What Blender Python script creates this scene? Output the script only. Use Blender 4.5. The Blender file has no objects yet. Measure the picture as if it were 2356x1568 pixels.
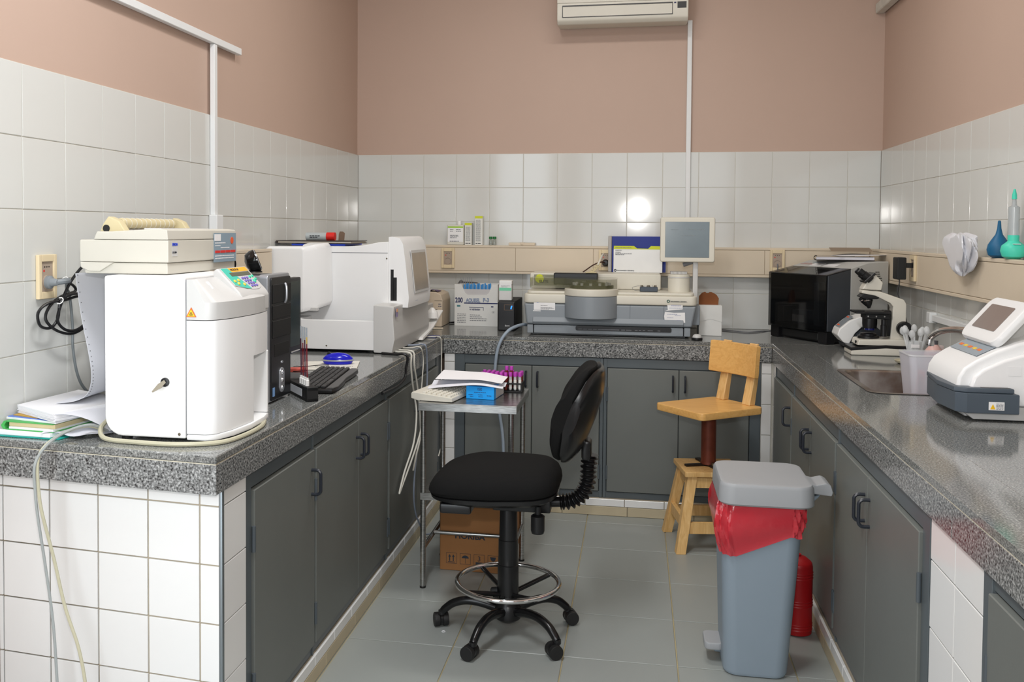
import bpy, bmesh, math, random
from mathutils import Vector, Matrix
R = math.radians
random.seed(7)
SCN = bpy.context.scene
COL = SCN.collection

# ---------------------------------------------------------------- camera
cam_d = bpy.data.cameras.new('camera')
cam = bpy.data.objects.new('camera', cam_d)
COL.objects.link(cam)
SCN.camera = cam
FPX, YAW, PITCH, ROLL = 2185.83, -0.1829, -0.0333, 0.0063
cam_d.sensor_fit = 'HORIZONTAL'
cam_d.sensor_width = 36.0
cam_d.lens = FPX / 2356.0 * 36.0
cam_d.shift_x = 116.9 / 2356.0
cam_d.shift_y = -182.6 / 2356.0
cam_d.clip_start = 0.05
fwd = Vector((math.sin(YAW) * math.cos(PITCH), math.cos(YAW) * math.cos(PITCH), math.sin(PITCH)))
rgt = Vector((math.cos(YAW), -math.sin(YAW), 0))
upv = rgt.cross(fwd)
r2 = math.cos(ROLL) * rgt + math.sin(ROLL) * upv
u2 = -math.sin(ROLL) * rgt + math.cos(ROLL) * upv
cm = Matrix((r2, u2, -fwd)).transposed().to_4x4()
cm.translation = Vector((1.4607, -5.5601, 1.4508))
cam.matrix_world = cm

# ---------------------------------------------------------------- view, world, lights
SCN.view_settings.view_transform = 'Standard'
SCN.view_settings.look = 'None'
SCN.view_settings.exposure = 0.15
SCN.view_settings.gamma = 1.0
SCN.view_settings.use_curve_mapping = False
W = bpy.data.worlds.new('sky')
SCN.world = W
W.use_nodes = True
wb = W.node_tree.nodes['Background']
wb.inputs[0].default_value = (0.80, 0.90, 1.0, 1)
wb.inputs[1].default_value = 1.0


def area_light(name, loc, look, sx, sy, power, col):
    d = bpy.data.lights.new(name, 'AREA')
    d.shape = 'RECTANGLE'
    d.size, d.size_y = sx, sy
    d.energy = power
    d.color = col
    o = bpy.data.objects.new(name, d)
    COL.objects.link(o)
    o.location = loc
    o.rotation_euler = (Vector(look) - Vector(loc)).to_track_quat('-Z', 'Y').to_euler()
    return o


# daylight through the window of the wall behind the camera and added fill from an unseen partition opening
area_light('daylight_front_window', (1.7, -6.93, 1.75), (1.7, 0, 1.75), 1.9, 1.7, 16, (0.93, 0.97, 1.0))
area_light('partition_fill', (0.26, -4.66, 1.37), (0.26, 0, 1.37), 0.62, 2.3, 17, (0.88, 0.95, 1.0))
# added fill lights under the ceiling, near and far half; no lamps known
area_light('ceiling_fill', (1.3, -1.7, 3.24), (1.3, -1.7, 0), 1.2, 0.25, 20, (1.0, 0.97, 0.92))
area_light('ceiling_fill_near', (0.85, -3.75, 3.24), (0.85, -3.75, 0), 0.25, 1.2, 40, (0.98, 0.985, 1.0))
# the photographer's flash, beside the lens
fl = bpy.data.lights.new('camera_flash', 'SPOT')
fl.energy = 62
fl.color = (1.0, 0.97, 0.93)
fl.spot_size = R(95)
fl.spot_blend = 0.6
fl.shadow_soft_size = 0.03
flo = bpy.data.objects.new('camera_flash', fl)
COL.objects.link(flo)
flo.location = (1.47, -5.52, 1.66)
flo.rotation_euler = (Vector((1.25, 0, 1.25)) - flo.location).to_track_quat('-Z', 'Y').to_euler()

# ---------------------------------------------------------------- colour and materials


def C(r, g, b, a=1.0):
    f = lambda v: (v / 255 / 12.92) if v / 255 <= 0.04045 else ((v / 255 + 0.055) / 1.055) ** 2.4
    return (f(r), f(g), f(b), a)


def mat(name, col, rough=0.5, metal=0.0, var=0.06, scale=12.0, bump=0.0, bscale=200.0, spec=0.5, trans=0.0,
        alpha=1.0, ior=1.45, coat=0.0, emis=None, estr=0.0, sss=0.0, detail=3.0):
    m = bpy.data.materials.new(name)
    m.use_nodes = True
    nt = m.node_tree
    b = nt.nodes['Principled BSDF']
    c = C(*col)
    tc = nt.nodes.new('ShaderNodeTexCoord')
    nz = nt.nodes.new('ShaderNodeTexNoise')
    nz.inputs['Scale'].default_value = scale
    nz.inputs['Detail'].default_value = detail
    nt.links.new(tc.outputs['Object'], nz.inputs['Vector'])
    mx = nt.nodes.new('ShaderNodeMix')
    mx.data_type = 'RGBA'
    mx.inputs['A'].default_value = tuple(max(0, v * (1 - var)) for v in c[:3]) + (1,)
    mx.inputs['B'].default_value = tuple(min(1, v * (1 + var)) for v in c[:3]) + (1,)
    nt.links.new(nz.outputs['Fac'], mx.inputs['Factor'])
    nt.links.new(mx.outputs['Result'], b.inputs['Base Color'])
    b.inputs['Roughness'].default_value = rough
    b.inputs['Metallic'].default_value = metal
    b.inputs['Specular IOR Level'].default_value = spec
    b.inputs['Transmission Weight'].default_value = trans
    b.inputs['IOR'].default_value = ior
    b.inputs['Alpha'].default_value = alpha
    b.inputs['Coat Weight'].default_value = coat
    if sss:
        b.inputs['Subsurface Weight'].default_value = sss
        b.inputs['Subsurface Radius'].default_value = (0.02, 0.012, 0.01)
    if emis:
        b.inputs['Emission Color'].default_value = C(*emis)
        b.inputs['Emission Strength'].default_value = estr
    if bump:
        n2 = nt.nodes.new('ShaderNodeTexNoise')
        n2.inputs['Scale'].default_value = bscale
        n2.inputs['Detail'].default_value = 4
        nt.links.new(tc.outputs['Object'], n2.inputs['Vector'])
        bp = nt.nodes.new('ShaderNodeBump')
        bp.inputs['Strength'].default_value = bump
        bp.inputs['Distance'].default_value = 0.002
        nt.links.new(n2.outputs['Fac'], bp.inputs['Height'])
        nt.links.new(bp.outputs['Normal'], b.inputs['Normal'])
    return m


def ramp_mat(name, stops, rough, tex='noise', scale=40.0, detail=4.0, stretch=(1, 1, 1), bump=0.0, metal=0.0, spec=0.5, distort=0.0, rot=(0, 0, 0)):
    m = bpy.data.materials.new(name)
    m.use_nodes = True
    nt = m.node_tree
    b = nt.nodes['Principled BSDF']
    tc = nt.nodes.new('ShaderNodeTexCoord')
    mp = nt.nodes.new('ShaderNodeMapping')
    mp.inputs['Scale'].default_value = stretch
    mp.inputs['Rotation'].default_value = rot
    nt.links.new(tc.outputs['Object'], mp.inputs['Vector'])
    if tex == 'noise':
        t = nt.nodes.new('ShaderNodeTexNoise')
        t.inputs['Detail'].default_value = detail
        t.inputs['Distortion'].default_value = distort
        out = t.outputs['Fac']
    elif tex == 'wave':
        t = nt.nodes.new('ShaderNodeTexWave')
        t.inputs['Distortion'].default_value = distort
        t.inputs['Detail'].default_value = detail
        t.inputs['Detail Scale'].default_value = 1.2
        out = t.outputs['Fac']
    else:
        t = nt.nodes.new('ShaderNodeTexVoronoi')
        out = t.outputs['Color']
    t.inputs['Scale'].default_value = scale
    nt.links.new(mp.outputs['Vector'], t.inputs['Vector'])
    cr = nt.nodes.new('ShaderNodeValToRGB')
    e = cr.color_ramp.elements
    e[0].position, e[0].color = stops[0][0], C(*stops[0][1])
    e[1].position, e[1].color = stops[-1][0], C(*stops[-1][1])
    for p, c in stops[1:-1]:
        k = e.new(p)
        k.color = C(*c)
    nt.links.new(out, cr.inputs['Fac'])
    nt.links.new(cr.outputs['Color'], b.inputs['Base Color'])
    b.inputs['Roughness'].default_value = rough
    b.inputs['Metallic'].default_value = metal
    b.inputs['Specular IOR Level'].default_value = spec
    if bump:
        bp = nt.nodes.new('ShaderNodeBump')
        bp.inputs['Strength'].default_value = bump
        bp.inputs['Distance'].default_value = 0.001
        nt.links.new(out, bp.inputs['Height'])
        nt.links.new(bp.outputs['Normal'], b.inputs['Normal'])
    return m


M = {}
M['paint'] = mat('salmon wall paint', (191, 166, 151), 0.5, var=0.035, scale=2.2, bump=0.12, bscale=90, spec=0.35)
M['ceil'] = mat('ceiling paint', (232, 230, 224), 0.8)
M['tile'] = mat('white glazed tile', (208, 209, 205), 0.09, var=0.025, scale=3.0, bump=0.012, bscale=9)
M['tile_low'] = mat('bright white glazed tile', (228, 229, 228), 0.14, var=0.03, scale=4.0, bump=0.012, bscale=9)
M['grout'] = mat('pale grout', (205, 203, 194), 0.85, var=0.15, scale=20)
M['grout_dk'] = mat('stained grout', (160, 150, 132), 0.9, var=0.35, scale=14)
M['ftile'] = mat('grey floor tile', (148, 153, 150), 0.36, var=0.06, scale=3.0, bump=0.10, bscale=260)
M['fgrout'] = mat('tan floor grout', (168, 156, 122), 0.9, var=0.25, scale=9)
M['beige'] = mat('beige stone skirting', (190, 178, 150), 0.5, var=0.22, scale=7, detail=6)
M['granite'] = ramp_mat('polished grey granite', [(0.30, (58, 60, 61)), (0.41, (98, 100, 99)), (0.55, (124, 126, 124)), (0.70, (168, 169, 166))], 0.09, scale=230, detail=2.5)
M['granite_e'] = ramp_mat('sawn granite edge', [(0.33, (32, 34, 36)), (0.42, (98, 100, 100)), (0.54, (126, 128, 128)), (0.68, (176, 178, 177))], 0.16, scale=190, detail=2.5)
M['seam'] = mat('pale joint filler', (196, 190, 172), 0.7)
M['cab'] = mat('dark grey cabinet laminate', (106, 110, 107), 0.42, var=0.07, scale=5, bump=0.05, bscale=120)
M['cabf'] = mat('dark blue grey cabinet frame', (84, 92, 96), 0.35, var=0.08, scale=9)
M['hinge'] = mat('painted steel hinge', (88, 96, 102), 0.4, metal=0.3)
M['handle'] = mat('black plastic handle', (38, 42, 50), 0.32)
M['strip'] = mat('brushed aluminium corner strip', (138, 146, 150), 0.35, metal=0.8)
M['duct'] = mat('beige plastic duct', (214, 200, 178), 0.45, var=0.03)
M['wduct'] = mat('white plastic duct', (226, 228, 228), 0.4, var=0.02)
M['black'] = mat('black plastic', (22, 22, 24), 0.35)
M['blackm'] = mat('matt black plastic', (20, 21, 22), 0.6)
M['rubber'] = mat('black rubber', (26, 26, 26), 0.55)
M['white'] = mat('white plastic casing', (236, 236, 234), 0.35, var=0.015)
M['whiteg'] = mat('cool white plastic casing', (236, 237, 237), 0.35, var=0.015)
M['gwhite'] = mat('pale grey plastic casing', (198, 198, 196), 0.38, var=0.02)
M['cream'] = mat('cream plastic casing', (217, 214, 202), 0.42, var=0.03)
M['creamd'] = mat('yellowed plastic', (200, 188, 150), 0.45, var=0.06)
M['paper'] = mat('white paper', (240, 240, 243), 0.8, var=0.01)
M['steel'] = ramp_mat('brushed stainless steel', [(0.3, (150, 150, 148)), (0.7, (196, 196, 194))], 0.28, scale=30, stretch=(1, 1, 14), metal=1.0)
M['chrome'] = mat('chrome', (225, 225, 226), 0.07, metal=1.0, var=0.02)
M['screen'] = mat('dark display glass', (52, 62, 64), 0.12)
M['led'] = mat('blue indicator light', (30, 120, 255), 0.3, emis=(40, 130, 255), estr=1.6)
M['ink'] = mat('dark print', (40, 44, 52), 0.6)
M['inkb'] = mat('navy print', (36, 44, 92), 0.6)
M['inkg'] = mat('grey print', (120, 122, 126), 0.6)
M['blue'] = mat('blue plastic', (30, 64, 190), 0.4)
M['red'] = mat('red plastic', (214, 40, 34), 0.4)


# ---------------------------------------------------------------- geometry helper
class G:
    def __init__(self):
        self.bm = bmesh.new()

    def _take(self, t, Mx=None):
        if Mx is not None:
            bmesh.ops.transform(t, matrix=Mx, verts=t.verts)
        me = bpy.data.meshes.new('tmp')
        t.to_mesh(me)
        t.free()
        self.bm.from_mesh(me)
        bpy.data.meshes.remove(me)
        return self

    def box(self, x0, x1, y0, y1, z0, z1, bev=0.0, seg=2, Mx=None, taper=None):
        t = bmesh.new()
        vs = [t.verts.new((x, y, z)) for z in (z0, z1) for x, y in ((x0, y0), (x1, y0), (x1, y1), (x0, y1))]
        for f in ((3, 2, 1, 0), (4, 5, 6, 7), (0, 1, 5, 4), (1, 2, 6, 5), (2, 3, 7, 6), (3, 0, 4, 7)):
            t.faces.new([vs[i] for i in f])
        if taper:
            for v in vs[4:]:
                v.co.x = (v.co.x - (x0 + x1) / 2) * taper + (x0 + x1) / 2
                v.co.y = (v.co.y - (y0 + y1) / 2) * taper + (y0 + y1) / 2
        if bev:
            bmesh.ops.bevel(t, geom=t.edges[:], offset=bev, segments=seg, profile=0.5, affect='EDGES', clamp_overlap=True)
        return self._take(t, Mx)

    def prism(self, pts, ax, a, b, bev=0.0, seg=2, Mx=None, only_caps=False):
        """outline pts in the two other axes (x,y / x,z / y,z), extruded along ax from a to b"""
        t = bmesh.new()
        def put(p, q):
            return {'z': (p[0], p[1], q), 'y': (p[0], q, p[1]), 'x': (q, p[0], p[1])}[ax]
        lo = [t.verts.new(put(p, a)) for p in pts]
        hi = [t.verts.new(put(p, b)) for p in pts]
        n = len(pts)
        c1 = t.faces.new(lo)
        c2 = t.faces.new(hi)
        for i in range(n):
            t.faces.new((lo[i], lo[(i + 1) % n], hi[(i + 1) % n], hi[i]))
        bmesh.ops.recalc_face_normals(t, faces=t.faces[:])
        if bev:
            ed = (list(c1.edges) + list(c2.edges)) if only_caps else t.edges[:]
            bmesh.ops.bevel(t, geom=ed, offset=bev, segments=seg, profile=0.5, affect='EDGES', clamp_overlap=True)
        return self._take(t, Mx)

    def rbox(self, x0, x1, y0, y1, z0, z1, r, n=5, bev=0.0, Mx=None, ax='z'):
        if ax == 'z':
            return self.prism(rrect(x0, x1, y0, y1, r, n), 'z', z0, z1, bev, Mx=Mx, only_caps=True)
        if ax == 'y':
            return self.prism(rrect(x0, x1, z0, z1, r, n), 'y', y0, y1, bev, Mx=Mx, only_caps=True)
        return self.prism(rrect(y0, y1, z0, z1, r, n), 'x', x0, x1, bev, Mx=Mx, only_caps=True)

    def cyl(self, p0, p1, r0, r1=None, n=20, caps=True, bev=0.0):
        r1 = r0 if r1 is None else r1
        p0, p1 = Vector(p0), Vector(p1)
        d = (p1 - p0)
        q = d.to_track_quat('Z', 'Y').to_matrix()
        t = bmesh.new()
        a = [t.verts.new(p0 + q @ Vector((r0 * math.cos(2 * math.pi * i / n), r0 * math.sin(2 * math.pi * i / n), 0))) for i in range(n)]
        b = [t.verts.new(p1 + q @ Vector((r1 * math.cos(2 * math.pi * i / n), r1 * math.sin(2 * math.pi * i / n), 0))) for i in range(n)]
        for i in range(n):
            t.faces.new((a[i], a[(i + 1) % n], b[(i + 1) % n], b[i]))
        if caps:
            c1 = t.faces.new(a[::-1])
            c2 = t.faces.new(b)
            if bev:
                bmesh.ops.bevel(t, geom=list(c1.edges) + list(c2.edges), offset=bev, segments=2, profile=0.5, affect='EDGES')
        return self._take(t)

    def lathe(self, prof, c=(0, 0, 0), n=28, Mx=None, sx=1.0, sy=1.0, closed=False):
        t = bmesh.new()
        rings = []
        for r, z in prof:
            rr = max(r, 1e-5)
            rings.append([t.verts.new((c[0] + sx * rr * math.cos(2 * math.pi * i / n), c[1] + sy * rr * math.sin(2 * math.pi * i / n), c[2] + z)) for i in range(n)])
        m = len(rings)
        for k in range(m if closed else m - 1):
            A, B = rings[k], rings[(k + 1) % m]
            for i in range(n):
                t.faces.new((A[i], A[(i + 1) % n], B[(i + 1) % n], B[i]))
        if not closed:
            if prof[0][0] > 1e-4:
                t.faces.new(rings[0][::-1])
            if prof[-1][0] > 1e-4:
                t.faces.new(rings[-1])
        bmesh.ops.remove_doubles(t, verts=t.verts, dist=2e-5)
        bmesh.ops.recalc_face_normals(t, faces=t.faces[:])
        return self._take(t, Mx)

    def tube(self, pts, r, n=8, closed=False, sub=6, caps=True, Mx=None):
        P = smooth(pts, sub, closed) if sub > 1 else [Vector(p) for p in pts]
        t = bmesh.new()
        m = len(P)
        rings = []
        nrm = None
        for i in range(m):
            if closed:
                d = P[(i + 1) % m] - P[i - 1]
            else:
                d = P[min(i + 1, m - 1)] - P[max(i - 1, 0)]
            if d.length < 1e-9:
                d = Vector((0, 0, 1))
            d.normalize()
            if nrm is None:
                nrm = d.orthogonal().normalized()
            nrm = (nrm - d * nrm.dot(d))
            if nrm.length < 1e-6:
                nrm = d.orthogonal()
            nrm.normalize()
            bn = d.cross(nrm)
            rr = r(i / (m - 1)) if callable(r) else r
            rings.append([t.verts.new(P[i] + (nrm * math.cos(2 * math.pi * k / n) + bn * math.sin(2 * math.pi * k / n)) * rr) for k in range(n)])
        for i in range(m if closed else m - 1):
            A, B = rings[i], rings[(i + 1) % m]
            for k in range(n):
                t.faces.new((A[k], A[(k + 1) % n], B[(k + 1) % n], B[k]))
        if caps and not closed:
            t.faces.new(rings[0][::-1])
            t.faces.new(rings[-1])
        bmesh.ops.recalc_face_normals(t, faces=t.faces[:])
        return self._take(t, Mx)

    def surf(self, f, nu, nv, th=0.0, Mx=None):
        """sheet f(u,v), given thickness th along its normal"""
        t = bmesh.new()
        vs = [[t.verts.new(f(i / nu, j / nv)) for j in range(nv + 1)] for i in range(nu + 1)]
        for i in range(nu):
            for j in range(nv):
                t.faces.new((vs[i][j], vs[i + 1][j], vs[i + 1][j + 1], vs[i][j + 1]))
        if th:
            t.normal_update()
            bmesh.ops.solidify(t, geom=t.faces[:], thickness=th)
        bmesh.ops.recalc_face_normals(t, faces=t.faces[:])
        return self._take(t, Mx)

    def loft(self, rings, caps=True, Mx=None):
        """rings: lists of points with equal counts, joined into a closed skin"""
        t = bmesh.new()
        rs = [[t.verts.new(p) for p in r] for r in rings]
        n = len(rs[0])
        for A, B in zip(rs, rs[1:]):
            for i in range(n):
                t.faces.new((A[i], A[(i + 1) % n], B[(i + 1) % n], B[i]))
        if caps:
            t.faces.new(rs[0][::-1])
            t.faces.new(rs[-1])
        bmesh.ops.recalc_face_normals(t, faces=t.faces[:])
        return self._take(t, Mx)

    def ball(self, c, r, s=(1, 1, 1), n=20):
        t = bmesh.new()
        bmesh.ops.create_uvsphere(t, u_segments=n, v_segments=n // 2, radius=r)
        for v in t.verts:
            v.co = Vector((v.co.x * s[0] + c[0], v.co.y * s[1] + c[1], v.co.z * s[2] + c[2]))
        return self._take(t)

    def torus(self, c, Rr, r, n=48, k=10, Mx=None, sy=1.0):
        t = bmesh.new()
        rings = [[t.verts.new((c[0] + (Rr + r * math.cos(2 * math.pi * j / k)) * math.cos(2 * math.pi * i / n),
                               c[1] + sy * (Rr + r * math.cos(2 * math.pi * j / k)) * math.sin(2 * math.pi * i / n),
                               c[2] + r * math.sin(2 * math.pi * j / k))) for j in range(k)] for i in range(n)]
        for i in range(n):
            A, B = rings[i], rings[(i + 1) % n]
            for j in range(k):
                t.faces.new((A[j], A[(j + 1) % k], B[(j + 1) % k], B[j]))
        bmesh.ops.recalc_face_normals(t, faces=t.faces[:])
        return self._take(t, Mx)

    def mesh(self, name):
        me = bpy.data.meshes.new(name)
        bm = self.bm
        bm.normal_update()
        bm.verts.index_update()
        # corner normals weighted by face area, so that bevelled flats stay flat
        cos = math.cos(R(38))
        nl = []
        for f in bm.faces:
            fn = f.normal
            for l in f.loops:
                n = Vector((0, 0, 0))
                for q in l.vert.link_faces:
                    if q is f or q.normal.dot(fn) > cos:
                        n += q.normal * q.calc_area()
                nl.append(tuple(n.normalized()) if n.length > 1e-14 else tuple(fn))
        bm.to_mesh(me)
        bm.free()
        me.polygons.foreach_set('use_smooth', [True] * len(me.polygons))
        if nl:
            me.normals_split_custom_set(nl)
        return me


def rrect(x0, x1, y0, y1, r, n=5):
    if not isinstance(r, (list, tuple)):
        r = (r,) * 4
    out = []
    for (cx, cy, a), rr in zip(((x1, y1, 0), (x0, y1, 90), (x0, y0, 180), (x1, y0, 270)), r):
        sx = -1 if cx == x1 else 1
        sy = -1 if cy == y1 else 1
        if rr < 1e-6:
            out.append((cx, cy))
            continue
        for i in range(n + 1):
            t = R(a + 90 * i / n)
            out.append((cx + sx * rr + rr * math.cos(t), cy + sy * rr + rr * math.sin(t)))
    return out


def smooth(pts, sub=6, closed=False):
    P = [Vector(p) for p in pts]
    n = len(P)
    out = []
    for i in range(n if closed else n - 1):
        if closed:
            a, b, c, d = P[i - 1], P[i], P[(i + 1) % n], P[(i + 2) % n]
        else:
            a, b, c, d = P[max(i - 1, 0)], P[i], P[i + 1], P[min(i + 2, n - 1)]
        for k in range(sub):
            t = k / sub
            out.append(0.5 * ((2 * b) + (c - a) * t + (2 * a - 5 * b + 4 * c - d) * t * t + (3 * b - a - 3 * c + d) * t ** 3))
    if not closed:
        out.append(P[-1])
    return out


def link(name, me, m=None, parent=None):
    if m is not None:
        me.materials.clear()
        me.materials.append(M[m] if isinstance(m, str) else m)
    o = bpy.data.objects.new(name, me)
    COL.objects.link(o)
    o.parent = parent
    return o


def part(name, g, m, parent, label=None, loc=None):
    o = link(name, g.mesh(name), m, parent)
    if label:
        o['label'] = label
    if loc:
        o.location = loc
    return o


def tag(o, label, cat, group=None):
    o['label'], o['category'] = label, cat
    if group:
        o['group'] = group
    return o


def single(name, g, m, label, cat, group=None, loc=None, rz=0.0):
    o = tag(link(name, g.mesh(name), m), label, cat, group)
    if loc:
        o.location = loc
    o.rotation_euler = (0, 0, rz)
    return o


def thing(name, label, cat, loc=(0, 0, 0), rz=0.0, group=None):
    o = bpy.data.objects.new(name, None)
    o.empty_display_size = 0.05
    COL.objects.link(o)
    o.location = loc
    o.rotation_euler = (0, 0, rz)
    return tag(o, label, cat, group)


def struct(name, g, m):
    o = link(name, g.mesh(name), m)
    o['kind'] = 'structure'
    return o


def dup(root, loc=None, rz=None, label=None):
    kids = [o for o in root.children]
    r = root.copy()
    COL.objects.link(r)
    if loc:
        r.location = loc
    if rz is not None:
        r.rotation_euler = (0, 0, rz)
    if label:
        r['label'] = label
    for ch in kids:
        c = ch.copy()
        COL.objects.link(c)
        c.parent = r
        for g in ch.children:
            d = g.copy()
            COL.objects.link(d)
            d.parent = c
    return r


TXT = {}


def text_mesh(s, size, align='LEFT', bold=0.0, ext=0.0004):
    k = (s, size, align, bold)
    if k in TXT:
        return TXT[k]
    c = bpy.data.curves.new('lettering', 'FONT')
    c.body = s
    c.size = size
    c.align_x = align
    c.align_y = 'CENTER'
    c.extrude = ext
    c.offset = bold
    c.resolution_u = 3
    o = bpy.data.objects.new('lettering', c)
    COL.objects.link(o)
    dg = bpy.context.evaluated_depsgraph_get()
    me = bpy.data.meshes.new_from_object(o.evaluated_get(dg))
    bpy.data.objects.remove(o)
    bpy.data.curves.remove(c)
    TXT[k] = me
    return me


def lettering(s, size, org, right, up, m, parent, align='LEFT', bold=0.0, sx=1.0, name='lettering'):
    me = text_mesh(s, size, align, bold).copy()
    r, u = Vector(right).normalized(), Vector(up).normalized()
    n = r.cross(u)
    mx = Matrix((r * sx, u, n)).transposed().to_4x4()
    mx.translation = Vector(org)
    me.transform(mx)
    return link(name, me, m, parent)


def lines(name, rows, right, up, org, m, parent, h=0.0022, th=0.0004):
    """rows of illegible small print: (x, y, width) on a plane"""
    g = G()
    r, u = Vector(right).normalized(), Vector(up).normalized()
    n = r.cross(u)
    mx = Matrix((r, u, n)).transposed().to_4x4()
    mx.translation = Vector(org)
    for x, y, w in rows:
        k = 0.0
        while k < w - 1e-5:
            ww = min(random.uniform(0.35, 1.0) * h * 5, w - k)
            g.box(x + k, x + k + ww, y - h / 2, y + h / 2, 0, th, Mx=mx)
            k += ww + h * 0.7
    return part(name, g, m, parent)

# ================================================================ the room
XL, XR, YN, ZC = -0.206, 2.772, -7.0, 3.3
WT = 0.9       # worktop height
ZT = 1.9       # upper edge of the wall tiles
T = 0.2

struct('ceiling', G().box(XL - 0.2, XR + 0.2, YN - 0.2, 0.2, ZC, ZC + 0.1), 'ceil')
wall_back = struct('wall_back', G().box(XL - 0.2, XR + 0.2, 0.008, 0.2, 0, ZC), 'paint')
g = G()
g.box(XL - 0.2, XL - 0.008, -4.76, 0.008, 0, ZC)
wall_left = struct('wall_left', g, 'paint')
wall_right = struct('wall_right', G().box(XR + 0.008, XR + 0.2, YN, 0.008, 0, ZC), 'paint')
g = G()
PXE, PY = 0.66, -4.68            # added unseen partition whose opening brightens bench end and left wall
g.box(PXE, 0.72, YN - 0.2, YN, 0, ZC).box(2.68, XR + 0.2, YN - 0.2, YN, 0, ZC)
g.box(0.72, 2.68, YN - 0.2, YN, 0, 0.88).box(0.72, 2.68, YN - 0.2, YN, 2.62, ZC)
struct('wall_front', g, 'paint')
g = G()
g.box(XL - 0.008, -0.06, PY - .08, PY, 0, ZC).box(0.58, PXE, PY - .08, PY, 0, ZC)
g.box(-0.06, 0.58, PY - .08, PY, 0, 0.2).box(-0.06, 0.58, PY - .08, PY, 2.54, ZC)
g.box(PXE - .08, PXE, YN, PY - .08, 0, ZC)
struct('wall_added_partition', g, 'paint')
for n, (a0, a1, pos, z0, z1) in enumerate(((0.72, 2.68, YN - 0.16, .88, 2.62), (-.06, .58, PY - .06, .2, 2.54))):
    g = G()
    k = (a1 - a0)
    for a, b, p, q in ((a0, a0 + .05, z0, z1), (a1 - .05, a1, z0, z1), (a0 + k / 2 - .02, a0 + k / 2 + .02, z0, z1), (a0, a1, z0, z0 + .05), (a0, a1, z1 - .05, z1)):
        g.box(a, b, pos - .02, pos + .02, p, q)
    struct('window_%d' % (n + 1), g, 'wduct')  # second frame stands in the partition added for its light

# ---- floor with its tiles
floor = struct('floor', G().box(XL - 0.2, XR + 0.2, YN - 0.2, 0.2, -0.1, -0.004), 'fgrout')
FT, FX, FY = 0.3818, 0.4656, -2.3546
ft_me = G().box(-FT / 2 + .0022, FT / 2 - .0022, -FT / 2 + .0022, FT / 2 - .0022, -.006, 0, .0012, 1).mesh('tile')
ft_me.materials.append(M['ftile'])
for i in range(-2, 6):
    for j in range(-12, 5):
        o = link('tile', ft_me, None, floor)
        o.location = (FX + (i + .5) * FT, FY + (j + .5) * FT, random.uniform(-.0006, 0))

# ---- wall tiles
TM = {}


def tile_mesh(w, h, d=0.005, key='tile', m='tile'):
    k = (round(w, 3), round(h, 3), m)
    if k not in TM:
        me = G().box(-w / 2, w / 2, -d, 0, -h / 2, h / 2, 0.0016, 2).mesh('tile')
        me.materials.append(M[m])
        TM[k] = me
    return TM[k]


def tiled(parent, org, ax, cols, rows, m='tile', gap=0.0028, flat=0.0035, bed=True, bedm='grout', d=0.005):
    """cols/rows: lists of joint positions; ax: 'b' faces -y, 'l' faces +x, 'r' faces -x; org: plane position"""
    rz = {'b': 0, 'l': R(90), 'r': R(-90)}[ax]
    if bed:
        if ax == 'b':
            g = G().box(cols[0], cols[-1], org + .0022, org + .0075, rows[0], rows[-1])
        elif ax == 'l':
            g = G().box(org - .0075, org - .0022, cols[0], cols[-1], rows[0], rows[-1])
        else:
            g = G().box(org + .0022, org + .0075, cols[0], cols[-1], rows[0], rows[-1])
        part('grout_bed', g, bedm, parent)
    for c0, c1 in zip(cols, cols[1:]):
        for z0, z1 in zip(rows, rows[1:]):
            if c1 - c0 < .008 or z1 - z0 < .008:
                continue
            o = link('tile', tile_mesh(c1 - c0 - gap, z1 - z0 - gap, d, m=m), None, parent)
            c, z = (c0 + c1) / 2, (z0 + z1) / 2
            o.location = {'b': (c, org + d, z), 'l': (org - d, c, z), 'r': (org + d, c, z)}[ax]
            o.rotation_euler = (random.uniform(-flat, flat), 0, rz + random.uniform(-flat, flat))


def tile_mesh_fix():
    pass


rows5 = [WT, 1.1, 1.3, 1.5, 1.7, ZT]
# tile meshes run from y=-d (front) to y=0; placed so the front face lies on the wall plane
tiled(wall_back, 0.0, 'b', [XL] + [i * T for i in range(14)] + [XR], rows5)
tiled(wall_left, XL, 'l', [-4.4 + i * T for i in range(23)], rows5)
tiled(wall_right, XR, 'r', sorted([-0.231 - i * T for i in range(16)] + [0.0, -0.031]), rows5)

# ================================================================ worktops and cabinets
LX, BY, RX = 0.468, -0.692, 2.122       # front edges of the three worktops
ZA, ZB = 0.880, 0.805                   # joint under the slab, lower edge of the apron


def worktop(name, label, poly, aprons, seams):
    t = thing(name, label, 'worktop')
    part('slab', G().prism(poly, 'z', ZA + .001, WT, 0.0025, 1), 'granite', t)
    for x0, x1, y0, y1 in aprons:
        part('apron', G().box(x0, x1, y0, y1, ZB, ZA - .0012, 0.0012, 1), 'granite_e', t)
    for x0, x1, y0, y1 in seams:
        part('joint', G().box(x0, x1, y0, y1, ZA - .0012, ZA + .001), 'seam', t)
    return t


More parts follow.
